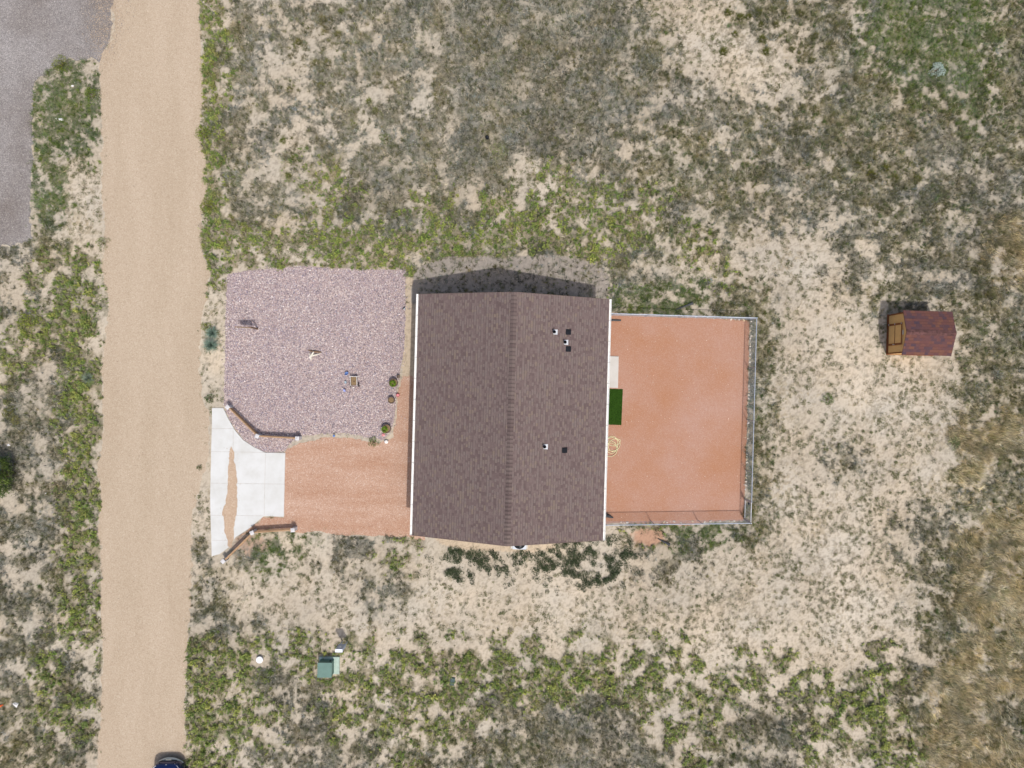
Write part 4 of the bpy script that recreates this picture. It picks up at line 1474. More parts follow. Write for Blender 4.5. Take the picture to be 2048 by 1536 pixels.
m_ = MB()
m_.tube([L_(623, 720, .04), L_(622, 713.5, .12), L_(626, 710, .22), L_(630, 704, .30)], [.025, .085, .07, .03], 8)
m_.tube([L_(625, 712, .2), L_(632, 710, .16), L_(642, 707, .06)], [.05, .045, .02], 8)
m_.tube([L_(622, 712, .16), L_(621, 707, .2)], [.045, .02], 8)
m_.build("pale_limb", M['pale_wood'], br, smooth=True)
m_ = MB()
m_.tube([L_(615, 699.5, .02), L_(621, 701.5, .06), L_(629, 703.5, .16), L_(636, 704, .10), L_(643, 704.5, .03)], [.02, .045, .06, .05, .03], 8)
m_.build("dark_limb", M['brown_wood'], br, smooth=True)

# little cart planter
cc = G(710, 763)
ct = empty("garden_cart", cc, R(2), "wooden garden cart planter with pale frame on the river rock", "garden cart")
m_ = MB()
m_.box((0, .03, .20), (.31, .46, .03))
for sx in (-1, 1): m_.box((sx * .165, .03, .27), (.03, .52, .17))
for sy in (-1, 1): m_.box((0, .03 + sy * .245, .25), (.30, .03, .13))
tray = m_.build("tray", M['barrel'], ct)
m_ = MB(); m_.box((0, .03, .27), (.298, .456, .06)); m_.build("soil", M['soil'], tray)
m_ = MB()
for sx in (-1, 1): m_.tube([(sx * .185, -.27, .37), (sx * .185, .30, .37)], .020, 8)
m_.tube([(-.24, .31, .38), (.36, .27, .36)], .022, 8)
for sx in (-1, 1):
    for yy in (-.24, .27): m_.tube([(sx * .185, yy, .0), (sx * .185, yy, .37)], .015, 6)
m_.build("frame", simple("pale_grey_wood", (.60, .58, .56), .8), ct)
for sx in (-1, 1):
    m_ = MB()
    for k in range(16):
        a = 2 * math.pi * k / 16; b2 = 2 * math.pi * (k + 1) / 16
        m_.tube([(sx * .25, -.20 + .13 * math.cos(a), .13 + .13 * math.sin(a)), (sx * .25, -.20 + .13 * math.cos(b2), .13 + .13 * math.sin(b2))], .016, 6)
    for k in range(3):
        a = math.pi * k / 3
        m_.tube([(sx * .25, -.20 - .12 * math.cos(a), .13 - .12 * math.sin(a)), (sx * .25, -.20 + .12 * math.cos(a), .13 + .12 * math.sin(a))], .008, 5)
    m_.build("wheel", M['black'], ct)
m_ = MB(); m_.blob((0, 0, .345), (.05, .035, .05), 3, .3); tag(m_.build("garden_figure", M['brown_wood']), "tiny dark figure standing in the garden cart soil", "figurine")
bpy.data.objects["garden_figure"].location = cc + Vector((.02, .0, 0))
m_ = MB(); m_.blob((0, 0, .10), (.055, .055, .055), 4, .05, sub=2)
m_.tube([(0, 0, 0), (0, 0, .06)], .02, 8)
o = tag(m_.build("gazing_globe", M['white_stone'], smooth=True), "small bright white globe beside the garden cart", "ornament"); o.location = G(707.5, 775)


def dish(name, px, py, r, mat, label, tilt, h=.2, cat="ornament"):
    e = empty(name, G(px, py), 0, label, cat)
    m_ = MB(); m_.tube([(0, 0, 0), (0, 0, h)], .012, 6); m_.build("stake", M['dark'], e)
    m_ = MB()
    m_.lathe([(.005, 0), (r * .5, .015), (r, .06), (r * .97, .075), (r * .5, .03), (.005, .015)], (0, 0, 0), n=7)
    d = m_.build("bowl", mat, e)
    d.location = (0, 0, h); d.rotation_euler = tilt
    return e


dish("blue_flower_stake", 695.5, 748.5, .13, M['blue_glaze'], "wide blue metal flower stake behind the garden cart", (R(-35), R(-10), 0), .22)
dish("pale_flower_stake", 693.5, 764, .085, M['pale_blue'], "pale blue grey metal flower stake beside the garden cart", (R(20), R(-25), 0), .15)
dish("violet_flower_stake", 691.5, 780, .10, simple("violet_glaze", (.30, .34, .62), .4), "violet blue metal flower stake nearest the white globe", (R(30), R(-30), 0), .18)
# half barrels
def barrel(px, py, r, h, label, plant):
    e = empty("barrel_planter", G(px, py), 0, label, "planter", "half barrel planters in front of the house")
    m_ = MB(); m_.lathe([(r * .84, 0), (r * .96, h * .5), (r, h), (r - .035, h), (r - .045, h - .08)], n=22, close=False)
    m_.lathe([(r * .84, 0.002), (.001, .002)], n=22, close=False)
    b_ = m_.build("tub", M['barrel'], e)
    m_ = MB()
    for z in (.12, .8):
        rr_ = r * (.86 + .13 * z) + .006
        m_.lathe([(rr_, h * z - .02), (rr_ + .004, h * z + .02), (rr_ - .006, h * z + .02)], n=22, close=False)
    m_.build("hoop", M['black'], b_)
    m_ = MB(); m_.lathe([(r - .04, h - .07), (r * .5, h - .05), (.002, h - .045)], n=22, close=False); m_.build("soil", M['soil'], e)
    if plant:
        n = 130
        a = RNG.uniform(0, 6.28, n); q = r * .52 * np.sqrt(RNG.random(n))
        P = np.stack([q * np.cos(a) + plant[0], q * np.sin(a) + plant[1], h - .04 + .16 * RNG.random(n)], -1)
        co, f, c = leaf_arrays(P, a, np.radians(RNG.uniform(0, 60, n)), RNG.uniform(.06, .13, n), RNG.uniform(.03, .05, n), palette([(.13, .24, .02), (.20, .32, .03), (.09, .17, .02)], n))
        link("plant", raw_mesh("barrel_plant", co, f, c, M['leaf']), e)
    return e


barrel(788.5, 765.5, .255, .36, "half barrel planter with green plant nearest the small grey birdhouse", (-.02, -.05))
barrel(784, 800, .20, .34, "half barrel planter holding only brown soil", None)
barrel(774.5, 857, .265, .34, "half barrel planter with bright green plant overhanging its side", (-.09, -.05))


def jar(name, px, py, r, h, mat, label, cat, soilm=None):
    e = empty(name, G(px, py), 0, label, cat)
    m_ = MB(); m_.lathe([(r * .6, 0), (r, h * .6), (r * .95, h * .92), (r, h), (r * .8, h), (r * .75, h * .85)], n=18, close=False)
    m_.lathe([(r * .6, .001), (.001, .001)], n=18, close=False)
    m_.build("pot", mat, e, smooth=True)
    m_ = MB(); m_.lathe([(r * .76, h * .86), (.001, h * .88)], n=18, close=False); m_.build("filling", soilm or M['soil'], e)
    return e


jar("red_pot", 796.5, 790.5, .10, .18, M['red_glaze'], "small dark red pot with pale filling beside the soil barrel", "pot", M['pink_stone'])
m_ = MB(); m_.blob((0, 0, .06), (.11, .10, .08), 12, .2); o = tag(m_.build("red_stone", M['pink_stone'], smooth=True), "pinkish red stone below the overhanging barrel plant", "stone"); o.location = G(767, 869.5)
m_ = MB(); m_.blob((0, 0, .08), (.125, .125, .12), 13, .08, sub=2); o = tag(m_.build("white_stone", M['white_stone'], smooth=True), "round white stone at the driveway edge", "stone"); o.location = G(773, 883)
e = empty("birdhouse", G(797.5, 753), 0, "small grey birdhouse ornament beside the first barrel planter", "ornament")
m_ = MB(); m_.box((0, 0, .09), (.13, .13, .18)); m_.build("box", M['pale_blue'], e)
m_ = MB(); m_.add([(-.09, -.09, .18), (.09, -.09, .18), (.09, .09, .18), (-.09, .09, .18), (0, -.09, .26), (0, .09, .26)], [(0, 1, 4), (2, 3, 5), (0, 4, 5, 3), (1, 2, 5, 4), (0, 3, 2, 1)]); m_.build("roof", M['barrel'], e)
e = empty("solar_light", G(670, 871), 0, "small blue solar light at the river rock edge", "garden light")
m_ = MB(); m_.tube([(0, 0, 0), (0, 0, .22)], .012, 6); m_.build("stake", M['black'], e)
m_ = MB(); m_.lathe([(.03, .22), (.07, .25), (.07, .27), (.01, .30)], n=12); m_.build("lamp_head", M['blue_glaze'], e)
e = empty("green_sprinkler", G(808.5, 617), 0, "small pale green sprinkler head at the rock bed corner", "sprinkler")
m_ = MB(); m_.lathe([(.06, 0), (.05, .1), (.02, .12)], n=10); m_.build("base", M['pale_blue'], e)
m_ = MB(); m_.tube([(-.09, -.06, .14), (.08, .1, .15)], .022, 6); m_.build("arm", M['black'], e)

# ------------------------------------------------------------------ shed
sc0 = G(1820, 670.5)
SR = R(-1.6)
shed = empty("garden_shed", sc0, SR, "tan wooden garden shed with red brown shingle roof and double door", "shed")
SX, SY, SE_, SRG = 1.34, 1.16, 1.72, 2.12
m_ = MB()
for s_ in (-1, 1):
    m_.add([(s_ * SX, -SY, 0.05), (s_ * SX, SY, .05), (s_ * SX, SY, SE_), (s_ * SX, 0, SRG - .03), (s_ * SX, -SY, SE_)], [(0, 1, 2, 3, 4)])
    m_.add([(-SX, s_ * SY, .05), (SX, s_ * SY, .05), (SX, s_ * SY, SE_), (-SX, s_ * SY, SE_)], [(0, 1, 2, 3)])
m_.build("wall", M['shed_wall'], shed)
m_ = MB(); m_.box((0, 0, .03), (2 * SX + .10, 2 * SY + .06, .06)); m_.build("skid_base", M['shed_trim'], shed)
bm = bmesh.new(); uvl = bm.loops.layers.uv.new("UVMap")
ov = .06; oy = .10
s_sl = (SRG - SE_) / SY
nc = 8
for side in (-1, 1):
    run = SY + oy
    for k in range(nc):
        t0, t1 = k / nc, (k + 1) / nc
        def P2(t, x, dz): return (x, side * run * t, SRG + .04 - s_sl * run * t + dz)
        x0_, x1_ = -SX - ov, SX + ov
        fcs = [P2(t0, x0_, 0), P2(t1, x0_, .012), P2(t1, x1_, .012), P2(t0, x1_, 0)]
        fc = bm.faces.new([bm.verts.new(p) for p in fcs])
        off = 50 if side > 0 else 90
        for lp, u in zip(fc.loops, [(t0 * nc * .15, x0_ + off), (t1 * nc * .15 - 1e-4, x0_ + off), (t1 * nc * .15 - 1e-4, x1_ + off), (t0 * nc * .15, x1_ + off)]): lp[uvl].uv = u
        fc = bm.faces.new([bm.verts.new(p) for p in (fcs[1], P2(t1, x0_, -.03), P2(t1, x1_, -.03), fcs[2])])
        for lp in fc.loops: lp[uvl].uv = (.07, off)
    bm.faces.new([bm.verts.new(p) for p in (P2(0, x0_, -.03), P2(1, x0_, -.03), P2(1, x1_, -.03), P2(0, x1_, -.03))])
    for xx in (x0_, x1_):
        bm.faces.new([bm.verts.new(p) for p in (P2(0, xx, 0), P2(1, xx, .012), P2(1, xx, -.03), P2(0, xx, -.03))])
bmesh.ops.recalc_face_normals(bm, faces=bm.faces)
me = bpy.data.meshes.new("roof"); bm.to_mesh(me); bm.free(); me.materials.append(M['shed_roof'])
sroof = link("roof", me, shed)
m_ = MB()
for k in range(9):
    x_ = -SX - ov + k * .31
    x1_ = min(x_ + .33, SX + ov)
    m_.add([(x_, -.15, SRG + .052 - .15 * s_sl), (x_, 0, SRG + .058), (x_, .15, SRG + .052 - .15 * s_sl), (x1_, -.15, SRG + .062 - .15 * s_sl), (x1_, 0, SRG + .068), (x1_, .15, SRG + .062 - .15 * s_sl)], [(0, 1, 4, 3), (1, 2, 5, 4)])
m_.build("ridge_cap", simple("shed_cap", (.098, .048, .046), .95, var=.5, scale=5), sroof)
fx = -SX
for s_ in (-1, 1):
    m_ = MB(); m_.box((fx - .012, s_ * (SY - .035), SE_ / 2 + .03), (.035, .075, SE_ - .02)); m_.build("corner_trim", M['shed_trim'], shed)
m_ = MB(); m_.box((fx - .012, 0, .10), (.035, 2 * SY - .16, .09)); m_.build("bottom_trim", M['shed_trim'], shed)
d0, d1 = -.68, .58
ddm = MB(); ddm.box((fx - .022, (d0 + d1) / 2, .91), (.03, d1 - d0, 1.5)); door = ddm.build("door", M['shed_wall'], shed)
m_ = MB()
for yy in (d0 + .055, d1 - .055): m_.box((fx - .046, yy, .91), (.02, .11, 1.5))
m_.box((fx - .046, (d0 + d1) / 2, 1.615), (.018, d1 - d0 - .222, .09))
m_.box((fx - .046, (d0 + d1) / 2, .90), (.018, d1 - d0 - .222, .035))
m_.box((fx - .046, (d0 + d1) / 2, .20), (.018, d1 - d0 - .222, .07))
m_.build("door_frame", M['shed_trim'], door)
m_ = MB()
for zz in (.25, .9, 1.58): m_.box((fx - .062, d1 - .03, zz), (.012, .10, .035))
m_.build("hinge", M['flash'], door)
m_ = MB(); m_.tube([(fx - .08, d0 + .04, .74), (fx - .08, d0 + .04, .94)], .014, 6); m_.build("handle", M['flash'], door)
m_ = MB(); m_.box((fx - .02, .02, 1.72), (.03, .26, .06)); m_.build("gable_vent", M['flash'], shed)

# ------------------------------------------------------------------ utility boxes and lids
tf = empty("transformer_box", G(656, 1330), R(-.5), "dark green electrical transformer box on a pale green pad", "transformer")
m_ = MB(); m_.box((.10, .02, .07), (1.20, 1.02, .14), ch=.02); m_.build("pad", M['green_pad'], tf)
m_ = MB()
hx, hy = .395, .40
m_.add([(-hx, -hy, .14), (hx, -hy, .14), (hx, hy, .14), (-hx, hy, .14), (-hx, -hy, .76), (hx, -hy, .76), (hx, hy - .02, .70), (-hx, hy - .02, .70)], [(0, 1, 5, 4), (1, 2, 6, 5), (2, 3, 7, 6), (3, 0, 4, 7), (4, 5, 6, 7)])
cabm = m_.build("cabinet", M['green_box'], tf)
m_ = MB()
m_.add([(-hx - .02, -hy - .02, .755), (hx + .02, -hy - .02, .755), (hx + .02, hy + .02, .70), (-hx - .02, hy + .02, .70), (-hx - .02, -hy - .02, .80), (hx + .02, -hy - .02, .80), (hx + .02, hy + .02, .745), (-hx - .02, hy + .02, .745)],
       [(0, 1, 5, 4), (1, 2, 6, 5), (2, 3, 7, 6), (3, 0, 4, 7), (4, 5, 6, 7), (0, 3, 2, 1)])
m_.build("lid", M['green_box'], tf)
m_ = MB(); m_.box((.24, hy + .03, .45), (.05, .04, .14), ch=.008); m_.build("latch", M['black'], tf)

mp_ = empty("meter_pedestal", G(690, 1282.5), R(-2), "tall grey blue electric meter pedestal beside the green transformer", "electric meter")
m_ = MB()
for sx in (-1, 1): m_.box((sx * .15, 0, .36), (.05, .06, .72))
m_.build("leg", M['galv'], mp_)
m_ = MB(); m_.box((0, 0, 1.06), (.40, .16, .84), ch=.012); mbx = m_.build("meter_box", M['meter'], mp_)
m_ = MB(); m_.box((0, 0, 1.49), (.42, .18, .025)); m_.build("hood", simple("pale_grey_lid", (.68, .72, .82), .4, metal=.2), mp_)
m_ = MB()
prof = [(.085, 0), (.085, .05), (.07, .085), (.03, .10)]
m_.lathe(prof, n=16); md = m_.build("meter_dome", M['white_stone'], mp_, smooth=True)
md.location = (.0, .08, 1.25); md.rotation_euler = (R(-90), 0, 0)

e = empty("riser_lid", G(521, 1317.5), 0, "round white septic riser lid in the weeds", "lid")
m_ = MB(); m_.lathe([(.18, 0), (.18, .16)], n=26); m_.build("riser", simple("grey_plastic", (.30, .31, .33), .6), e)
m_ = MB(); m_.lathe([(.20, .16), (.20, .185), (.17, .20), (.02, .205)], n=26); m_.build("cover", simple("bright_white_plastic", (.80, .82, .86), .5), e)
m_ = MB()
for k in range(6):
    a = k * math.pi / 3
    m_.lathe([(.012, .197), (.012, .208)], (.155 * math.cos(a), .155 * math.sin(a), 0), n=6)
m_.build("bolt", M['galv'], e)
e = empty("cleanout_cap", G(974.5, 276), 0, "small black round cleanout cap in the field grass", "cap")
m_ = MB(); m_.lathe([(.105, 0), (.105, .16), (.10, .18), (.02, .185)], n=18); m_.build("cap_body", M['black'], e)
m_ = MB(); m_.box((0, 0, .195), (.05, .05, .03)); m_.build("nut", M['dark'], e)
e = empty("valve_box", G(905, 1362), R(80), "dark teal valve box lid half hidden in weeds", "valve box")
m_ = MB(); m_.box((0, 0, .05), (.46, .26, .10), ch=.015); m_.build("box", M['teal'], e)
m_ = MB(); m_.box((0, 0, .112), (.40, .20, .02)); m_.build("lid", M['teal'], e)

# ------------------------------------------------------------------ parked car (its front enters the frame)
car = empty("parked_car", (-20.02, -24.30, 0), R(1.5), "dark blue car with silver front trim parked on the dirt road", "car")
secs = [  # y, half width, sill z, shoulder z, crown z
    (2.27, .46, .42, .62, .66), (2.19, .68, .30, .76, .80), (2.02, .84, .24, .87, .93), (1.70, .92, .22, .94, 1.00), (1.20, .93, .22, .98, 1.06), (.95, .93, .22, 1.00, 1.09),
    (.0, .94, .22, 1.02, 1.04), (-1.4, .93, .22, 1.04, 1.06), (-2.0, .90, .26, 1.04, 1.08), (-2.25, .82, .34, .95, 1.0), (-2.32, .70, .42, .80, .85)]
m_ = MB()
ringn = 12
for (y_, hw, z0, zs, zc) in secs:
    pr = [(-hw * .86, z0), (-hw, z0 + .12), (-hw, zs - .18), (-hw * .95, zs - .03), (-hw * .78, zs + (zc - zs) * .55), (-hw * .35, zc), (hw * .35, zc), (hw * .78, zs + (zc - zs) * .55), (hw * .95, zs - .03), (hw, zs - .18), (hw, z0 + .12), (hw * .86, z0)]
    m_.v.extend([(x_, y_, z_) for x_, z_ in pr])
ns = len(secs)
for i in range(ns - 1):
    for k in range(ringn):
        j = (k + 1) % ringn
        m_.f.append((i * ringn + k, i * ringn + j, (i + 1) * ringn + j, (i + 1) * ringn + k))
m_.f.append(tuple(range(ringn))); m_.f.append(tuple((ns - 1) * ringn + k for k in range(ringn)))
m_.build("body", M['car_paint'], car, smooth=True)
m_ = MB()
cab_ = [(.98, .80, 1.03), (.25, .68, 1.58), (-1.35, .66, 1.60), (-2.05, .76, 1.10)]
roofv = []
for (y_, hw, z_) in cab_: roofv += [(-hw, y_, z_), (hw, y_, z_)]
base = [(-.86, .98, 1.0), (.86, .98, 1.0), (.86, -2.08, 1.04), (-.86, -2.08, 1.04)]
m_.add([roofv[2], roofv[3], roofv[5], roofv[4]] + [(p[0], p[1], p[2] - .05) for p in (roofv[2], roofv[3], roofv[5], roofv[4])], [(0, 1, 2, 3), (4, 5, 6, 7), (0, 1, 5, 4), (1, 2, 6, 5), (2, 3, 7, 6), (3, 0, 4, 7)])
m_.build("roof", M['car_paint'], car)
m_ = MB(); m_.add([(-.84, 1.0, 1.02), (.84, 1.0, 1.02), (.66, .26, 1.56), (-.66, .26, 1.56)], [(0, 1, 2, 3)]); m_.build("windscreen", M['glass'], car)
m_ = MB(); m_.add([(-.82, -2.06, 1.06), (.82, -2.06, 1.06), (.64, -1.37, 1.56), (-.64, -1.37, 1.56)], [(0, 1, 2, 3)]); m_.build("rear_window", M['glass'], car)
for s_ in (-1, 1):
    m_ = MB(); m_.add([(s_ * .88, .96, 1.0), (s_ * .88, -2.02, 1.02), (s_ * .665, -1.36, 1.56), (s_ * .675, .24, 1.55)], [(0, 1, 2, 3)]); m_.build("side_window", M['glass'], car)
    m_ = MB(); m_.box((s_ * .99, .72, 1.04), (.16, .10, .12), ch=.03); m_.build("mirror", M['car_paint'], car)
    m_ = MB(); m_.add([(s_ * .48, 2.235, .66), (s_ * .80, 2.06, .70), (s_ * .885, 1.80, .80), (s_ * .86, 1.86, .90), (s_ * .70, 2.10, .845), (s_ * .47, 2.225, .745)], [(0, 1, 2, 3, 4, 5)]); m_.build("headlight", M['lamp'], car)
    for yy in (1.42, -1.38):
        m_ = MB(); m_.tube([(s_ * .74, yy, .34), (s_ * .955, yy, .34)], .34, 24); wh = m_.build("wheel", M['tyre'], car)
        m_ = MB(); m_.tube([(s_ * .90, yy, .34), (s_ * .962, yy, .34)], .22, 18); m_.build("rim", M['rim'], wh)
m_ = MB()
for i in range(12):
    a0 = -.80 + 1.6 * i / 12; a1 = -.80 + 1.6 * (i + 1) / 12
    def by(x): return 2.40 - .30 * (abs(x) / .80) ** 2.2
    m_.add([(a0, by(a0), .34), (a1, by(a1), .34), (a1, by(a1) - .05, .42), (a0, by(a0) - .05, .42), (a0, by(a0) - .12, .42), (a1, by(a1) - .12, .42)], [(0, 1, 2, 3), (3, 2, 5, 4)])
m_.build("bumper_trim", M['silver'], car)
m_ = MB(); m_.add([(-.46, 2.285, .50), (.46, 2.285, .50), (.50, 2.235, .72), (-.50, 2.235, .72)], [(0, 1, 2, 3)]); m_.build("grille", M['black'], car)
m_ = MB(); m_.box((0, 2.33, .47), (.32, .02, .11)); m_.build("plate_holder", M['silver'], car)
m_ = MB(); m_.lathe([(.05, 0), (.05, .01)], n=12); bdg = m_.build("badge", M['silver'], car); bdg.location = (0, 2.17, .80); bdg.rotation_euler = (R(-30), 0, 0)


# ------------------------------------------------------------------ single plants
def yucca(px, py, r, label, seed, col=((.24, .34, .28), (.32, .42, .35), (.18, .27, .22))):
    e = empty("yucca", G(px, py), 0, label, "yucca")
    n = int(230 * (r / .5))
    az = RNG.uniform(0, 6.28, n)
    el = np.radians(RNG.uniform(2, 85, n))
    P = np.stack([.03 * np.cos(az), .03 * np.sin(az), .10 + .10 * np.sin(el)], -1)
    co, f, c = blade_arrays(P, az, el, r * RNG.uniform(.75, 1.08, n), RNG.uniform(.022, .036, n), palette(col, n, .10), tipk=1.05)
    link("leaves", raw_mesh("yucca_leaves", co, f, c, M['leaf']), e)
    m_ = MB(); m_.tube([(0, 0, -.02), (0, 0, .16)], [.06, .05], 8); m_.build("stem", M['bark'], e)
    return e


yucca(427.5, 667, .53, "smaller of the two blue green yuccas at the rock bed edge", 1)
yucca(425, 691, .60, "larger of the two blue green yuccas at the rock bed edge", 2)
yucca(181, 757, .42, "pale blue green yucca in the weeds across the road", 3, ((.28, .35, .27), (.34, .40, .32), (.22, .28, .2)))


def bush(name, px, py, r, h, nleaf, cols, label, cat, group=None, L=(.05, .10), Wd=(.02, .035), el=(0, 75), round_=0.5, stems=True, blades=False):
    e = empty(name, G(px, py), random.uniform(0, 6.28), label, cat, group)
    a = RNG.uniform(0, 6.28, nleaf)
    lump = 1 + .22 * np.sin(a * 3 + RNG.uniform(0, 6)) + .15 * np.sin(a * 5 + RNG.uniform(0, 6))
    q = r * np.sqrt(RNG.random(nleaf)) * lump
    zt = h * np.clip(1 - (q / (r * 1.3)) ** 2, .1, 1) ** round_
    if blades:
        q = q * .45
        P = np.stack([q * np.cos(a), q * np.sin(a), np.zeros(nleaf)], -1)
        co, f, c = blade_arrays(P, a + RNG.normal(0, .6, nleaf), np.radians(RNG.uniform(*el, nleaf)), r * RNG.uniform(.5, 1.0, nleaf), RNG.uniform(.012, .024, nleaf), palette(cols, nleaf, .18))
        link("blades", raw_mesh("tuft_blades", co, f, c, M['grass']), e)
    else:
        P = np.stack([q * np.cos(a), q * np.sin(a), zt * RNG.uniform(.25, 1.0, nleaf)], -1)
        co, f, c = leaf_arrays(P, a + RNG.normal(0, .9, nleaf), np.radians(RNG.uniform(*el, nleaf)), RNG.uniform(*L, nleaf), RNG.uniform(*Wd, nleaf), palette(cols, nleaf, .2))
        link("foliage", raw_mesh("bush_foliage", co, f, c, M['leaf']), e)
        if stems:
            m_ = MB()
            for k in range(5):
                t = k * 1.26 + random.uniform(-.3, .3)
                m_.tube([(0, 0, 0), (r * .35 * math.cos(t), r * .35 * math.sin(t), h * .35), (r * .6 * math.cos(t + .2), r * .6 * math.sin(t + .2), h * .6)], [.02, .014, .006], 5)
            m_.build("stems", M['bark'], e)
    return e


JUN = [(.05, .095, .022), (.085, .14, .03), (.13, .175, .042), (.045, .075, .02)]
# juniper tree at the frame edge
jt = empty("juniper_tree", G(14, 950), 0, "dark green juniper tree at the edge of the field across the road", "tree")
m_ = MB(); m_.tube([(0, 0, -.05), (.03, .02, .5), (.0, .05, 1.1), (-.03, .02, 1.7)], [.12, .10, .07, .03], 9)
for k in range(7):
    t = k * .9
    z = .35 + .16 * k
    m_.tube([(0, 0, z), (.35 * math.cos(t), .55 * math.sin(t), z + .18), (.62 * math.cos(t), .95 * math.sin(t), z + .25)], [.05, .03, .012], 6)
m_.build("trunk", M['bark'], jt, smooth=True)
ncl = 120
pa = []
for k in range(ncl):
    t = RNG.uniform(0, 6.28); ph = RNG.uniform(-.2, 1.4)
    rr_ = RNG.uniform(.55, 1.0)
    cx, cy, cz = .78 * rr_ * math.cos(t) * math.cos(ph), 1.38 * rr_ * math.sin(t) * math.cos(ph), .75 + 1.05 * rr_ * math.sin(ph)
    n = 60
    d = RNG.normal(0, .11, (n, 3))
    P = np.array([cx, cy, cz]) + d
    col = palette(JUN, 1, .25)[0] * (1 + RNG.normal(0, .15, (n, 1)))
    pa.append(leaf_arrays(P, RNG.normal(t, .8, n), RNG.uniform(-.2, 1.2, n), RNG.uniform(.06, .13, n), RNG.uniform(.025, .045, n), col))
co, f, c = merge(pa)
link("crown", raw_mesh("juniper_crown", co, f, c, M['leaf']), jt)

YG = [(.19, .23, .03), (.25, .27, .045), (.13, .18, .03), (.17, .20, .04)]
OL = [(.14, .155, .04), (.19, .19, .055), (.11, .12, .035)]
for (px, py, r, h, n, cols, lab) in (
        (126, 131, .45, .55, 420, YG, "bushy yellow green weed at the corner of the grey gravel drive"),
        (189, 193, .42, .5, 380, [(.14, .2, .03), (.2, .25, .04), (.1, .15, .025)], "dark yellow green bush on the verge below the gravel drive corner"),
        (413, 272, .55, .55, 520, YG, "large yellow green weed leaning over the road from the field verge"),
        (62, 648, .75, .5, 650, [(.2, .26, .03), (.15, .21, .03), (.27, .29, .05)], "wide bright green bush in bare sand across the road"),
        (418, 412, .42, .45, 360, YG, "compact green weed on the road edge short of the rock bed"),
        (208, 487, .34, .35, 240, [(.12, .17, .03), (.17, .21, .04)], "small green weed jutting into the road from the far verge"),
        (22, 826, .36, .4, 420, OL, "round olive bush in bare sand, largest of a cluster of three"),
        (36, 840, .27, .3, 240, [(.2, .2, .07), (.25, .24, .1)], "pale olive bush touching the round olive bush"),
        (17, 804, .2, .25, 160, [(.2, .21, .08), (.16, .18, .06)], "smallest olive bush above the round olive bush"),
        (1872, 142, .40, .35, 650, [(.42, .52, .47), (.50, .60, .55), (.32, .41, .37)], "pale silvery sage bush in the green grass corner"),
        (1653, 798, .32, .3, 260, [(.10, .16, .05), (.14, .2, .06)], "single dark green shrub on bare sand below the shed"),
        (1903, 885, .36, .35, 280, [(.10, .15, .06), (.14, .2, .08)], "dark green shrub at the foot of the golden straw grass"),
        (421, 797, .24, .25, 170, [(.06, .1, .03), (.09, .14, .04)], "dark green rosette weed between road and rock bed"),
        (748, 884, .28, .3, 200, [(.09, .14, .035), (.15, .2, .05)], "ragged green weed on the driveway edge near the white stone"),
        (997, 305, .55, .06, 520, [(.15, .21, .05), (.19, .25, .07)], "flat bright green mat below the black cleanout cap"),
        (770, 278, .34, .06, 260, [(.13, .18, .06), (.17, .2, .07)], "flat dull green mat in the grey field grass"),
        (415, 655, .30, .3, 220, YG, "small yellow green weed touching the smaller yucca"),
        (400, 935, .14, .12, 60, [(.1, .14, .04)], "tiny green sprig on the road edge beside the apron"),
):
    bush("weed_bush" if 'mat' not in lab else "mat_plant", px, py, r, h, n, cols, lab, "bush" if 'bush' in lab or 'shrub' in lab else ("mat plant" if 'mat' in lab else "weed"))

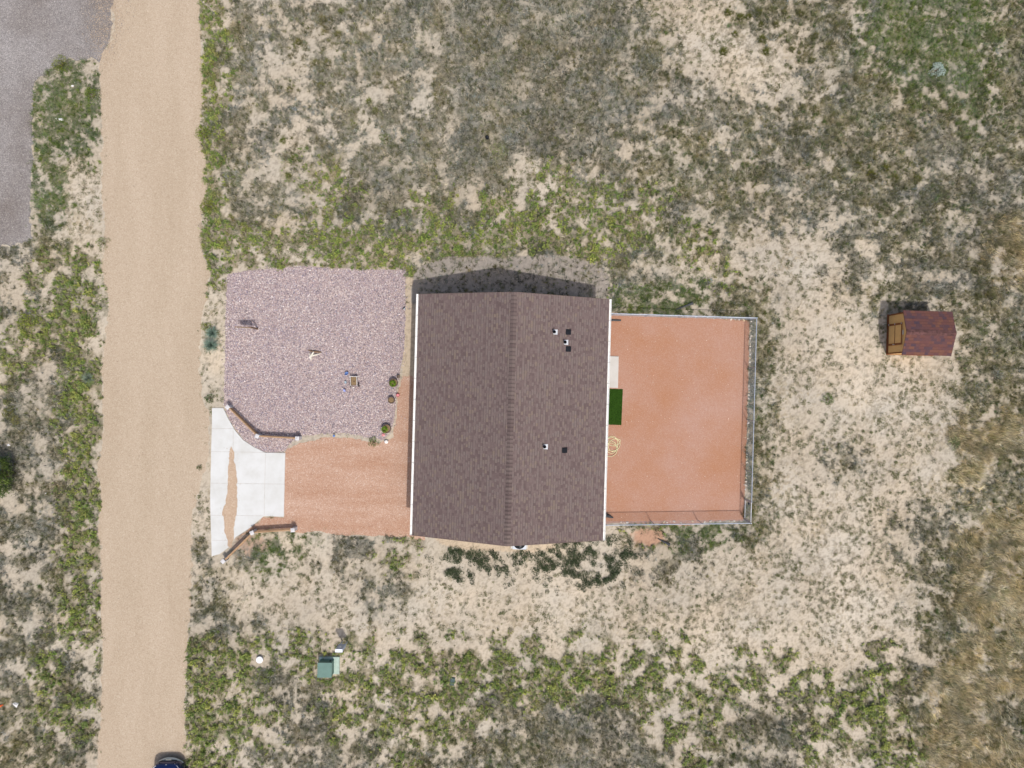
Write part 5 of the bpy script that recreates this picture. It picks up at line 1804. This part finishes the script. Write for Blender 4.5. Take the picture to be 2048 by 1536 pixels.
TUFTZ = [
    ([(1455, 27), (1481, 37), (1496, 35), (1516, 27), (1521, 50), (1469, 70), (1524, 80), (1531, 105), (1446, 105)], "dark olive bunchgrass tuft in the sandy patch of the upper field", "dark tufts in the upper sandy patch",
     [(.10, .12, .025), (.14, .155, .035), (.18, .18, .05)], .33),
    ([(1568, 27), (1601, 29), (1551, 51), (1671, 52), (1698, 54), (1631, 72), (1583, 100), (1623, 122), (1603, 217)], "olive bunchgrass tuft beside the fresh green corner grass", "olive tufts beside the green corner",
     [(.13, .14, .045), (.17, .17, .06), (.2, .19, .08)], .30),
    ([(1741, 349), (1788, 357), (1833, 360), (1715, 330), (1770, 338)], "yellowish olive bunchgrass tuft in the row beyond the shed roof", "yellowish tufts beyond the shed",
     [(.15, .16, .03), (.20, .20, .045), (.12, .13, .03)], .34),
    ([(1991, 1443), (1988, 1491), (1911, 1482), (2040, 1442), (1998, 1284), (1976, 1249)], "dark round tuft standing in the golden straw grass", "dark tufts in the straw grass",
     [(.09, .11, .025), (.13, .14, .035), (.16, .15, .05)], .36),
    ([(1981, 594), (1946, 541), (1953, 594)], "dark olive tuft on the field behind the shed", "tufts behind the shed", [(.12, .13, .04), (.16, .16, .05)], .30),
    ([(647, 40), (677, 70), (632, 127), (656, 128), (580, 180), (598, 85), (642, 172)], "olive brown grass tuft on the bare sand of the upper field", "tufts on the bare upper sand",
     [(.17, .16, .06), (.21, .19, .08), (.14, .15, .05)], .38),
    ([(567, 282), (590, 317), (578, 352), (750, 222), (709, 250), (683, 24), (738, 203)], "bright green star shaped grass tuft on pale sand", "star shaped tufts on pale sand",
     [(.13, .17, .04), (.18, .21, .05), (.22, .22, .09)], .28),
]
for spots, lab, grp, cols, r in TUFTZ:
    proto = None
    for i, (px, py) in enumerate(spots):
        if i < 3 or proto is None:
            proto = bush("grass_tuft", px, py, r * random.uniform(.85, 1.25), .3, 170, cols, lab, "grass tuft", grp, blades=True, el=(15, 85))
        else:
            q = copy_tree(proto)
            q.location = G(px, py)
            q.rotation_euler = (0, 0, random.uniform(0, 6.28))
            s_ = random.uniform(.8, 1.2)
            q.scale = (s_, s_, s_)

# ------------------------------------------------------------------ litter
for i, (px, py, s_, mt, lab) in enumerate((
        (123, 240, .16, 'litter', "crumpled white plastic scrap in the green verge"), (113, 237, .07, 'litter', "tiny white scrap beside the crumpled plastic"),
        (33, 1408, .24, 'litter', "large white plastic bag scrap across the road"), (145, 172, .10, 'litter', "white paper scrap near the gravel drive corner"),
        (17, 890, .13, 'litter', "white scrap on sand above the juniper"), (113, 854, .09, 'litter', "white scrap in weeds between juniper and road"),
        (93, 986, .07, 'litter', "small white scrap on sand below the juniper"), (1885, 1416, .06, 'litter', "tiny white scrap in the straw grass"))):
    m_ = MB(); m_.blob((0, 0, s_ * .3), (s_, s_ * .6, s_ * .35), 40 + i, .45)
    o = tag(m_.build("plastic_scrap", M[mt]), lab, "litter")
    o.location = G(px, py)
m_ = MB(); m_.tube([(-.25, .02, .03), (.02, .0, .05), (.16, .07, .04)], [.05, .06, .03], 8)
o = tag(m_.build("orange_stake", M['orange']), "orange plastic stake lying in the field grass", "stake"); o.location = G(2, 1411)
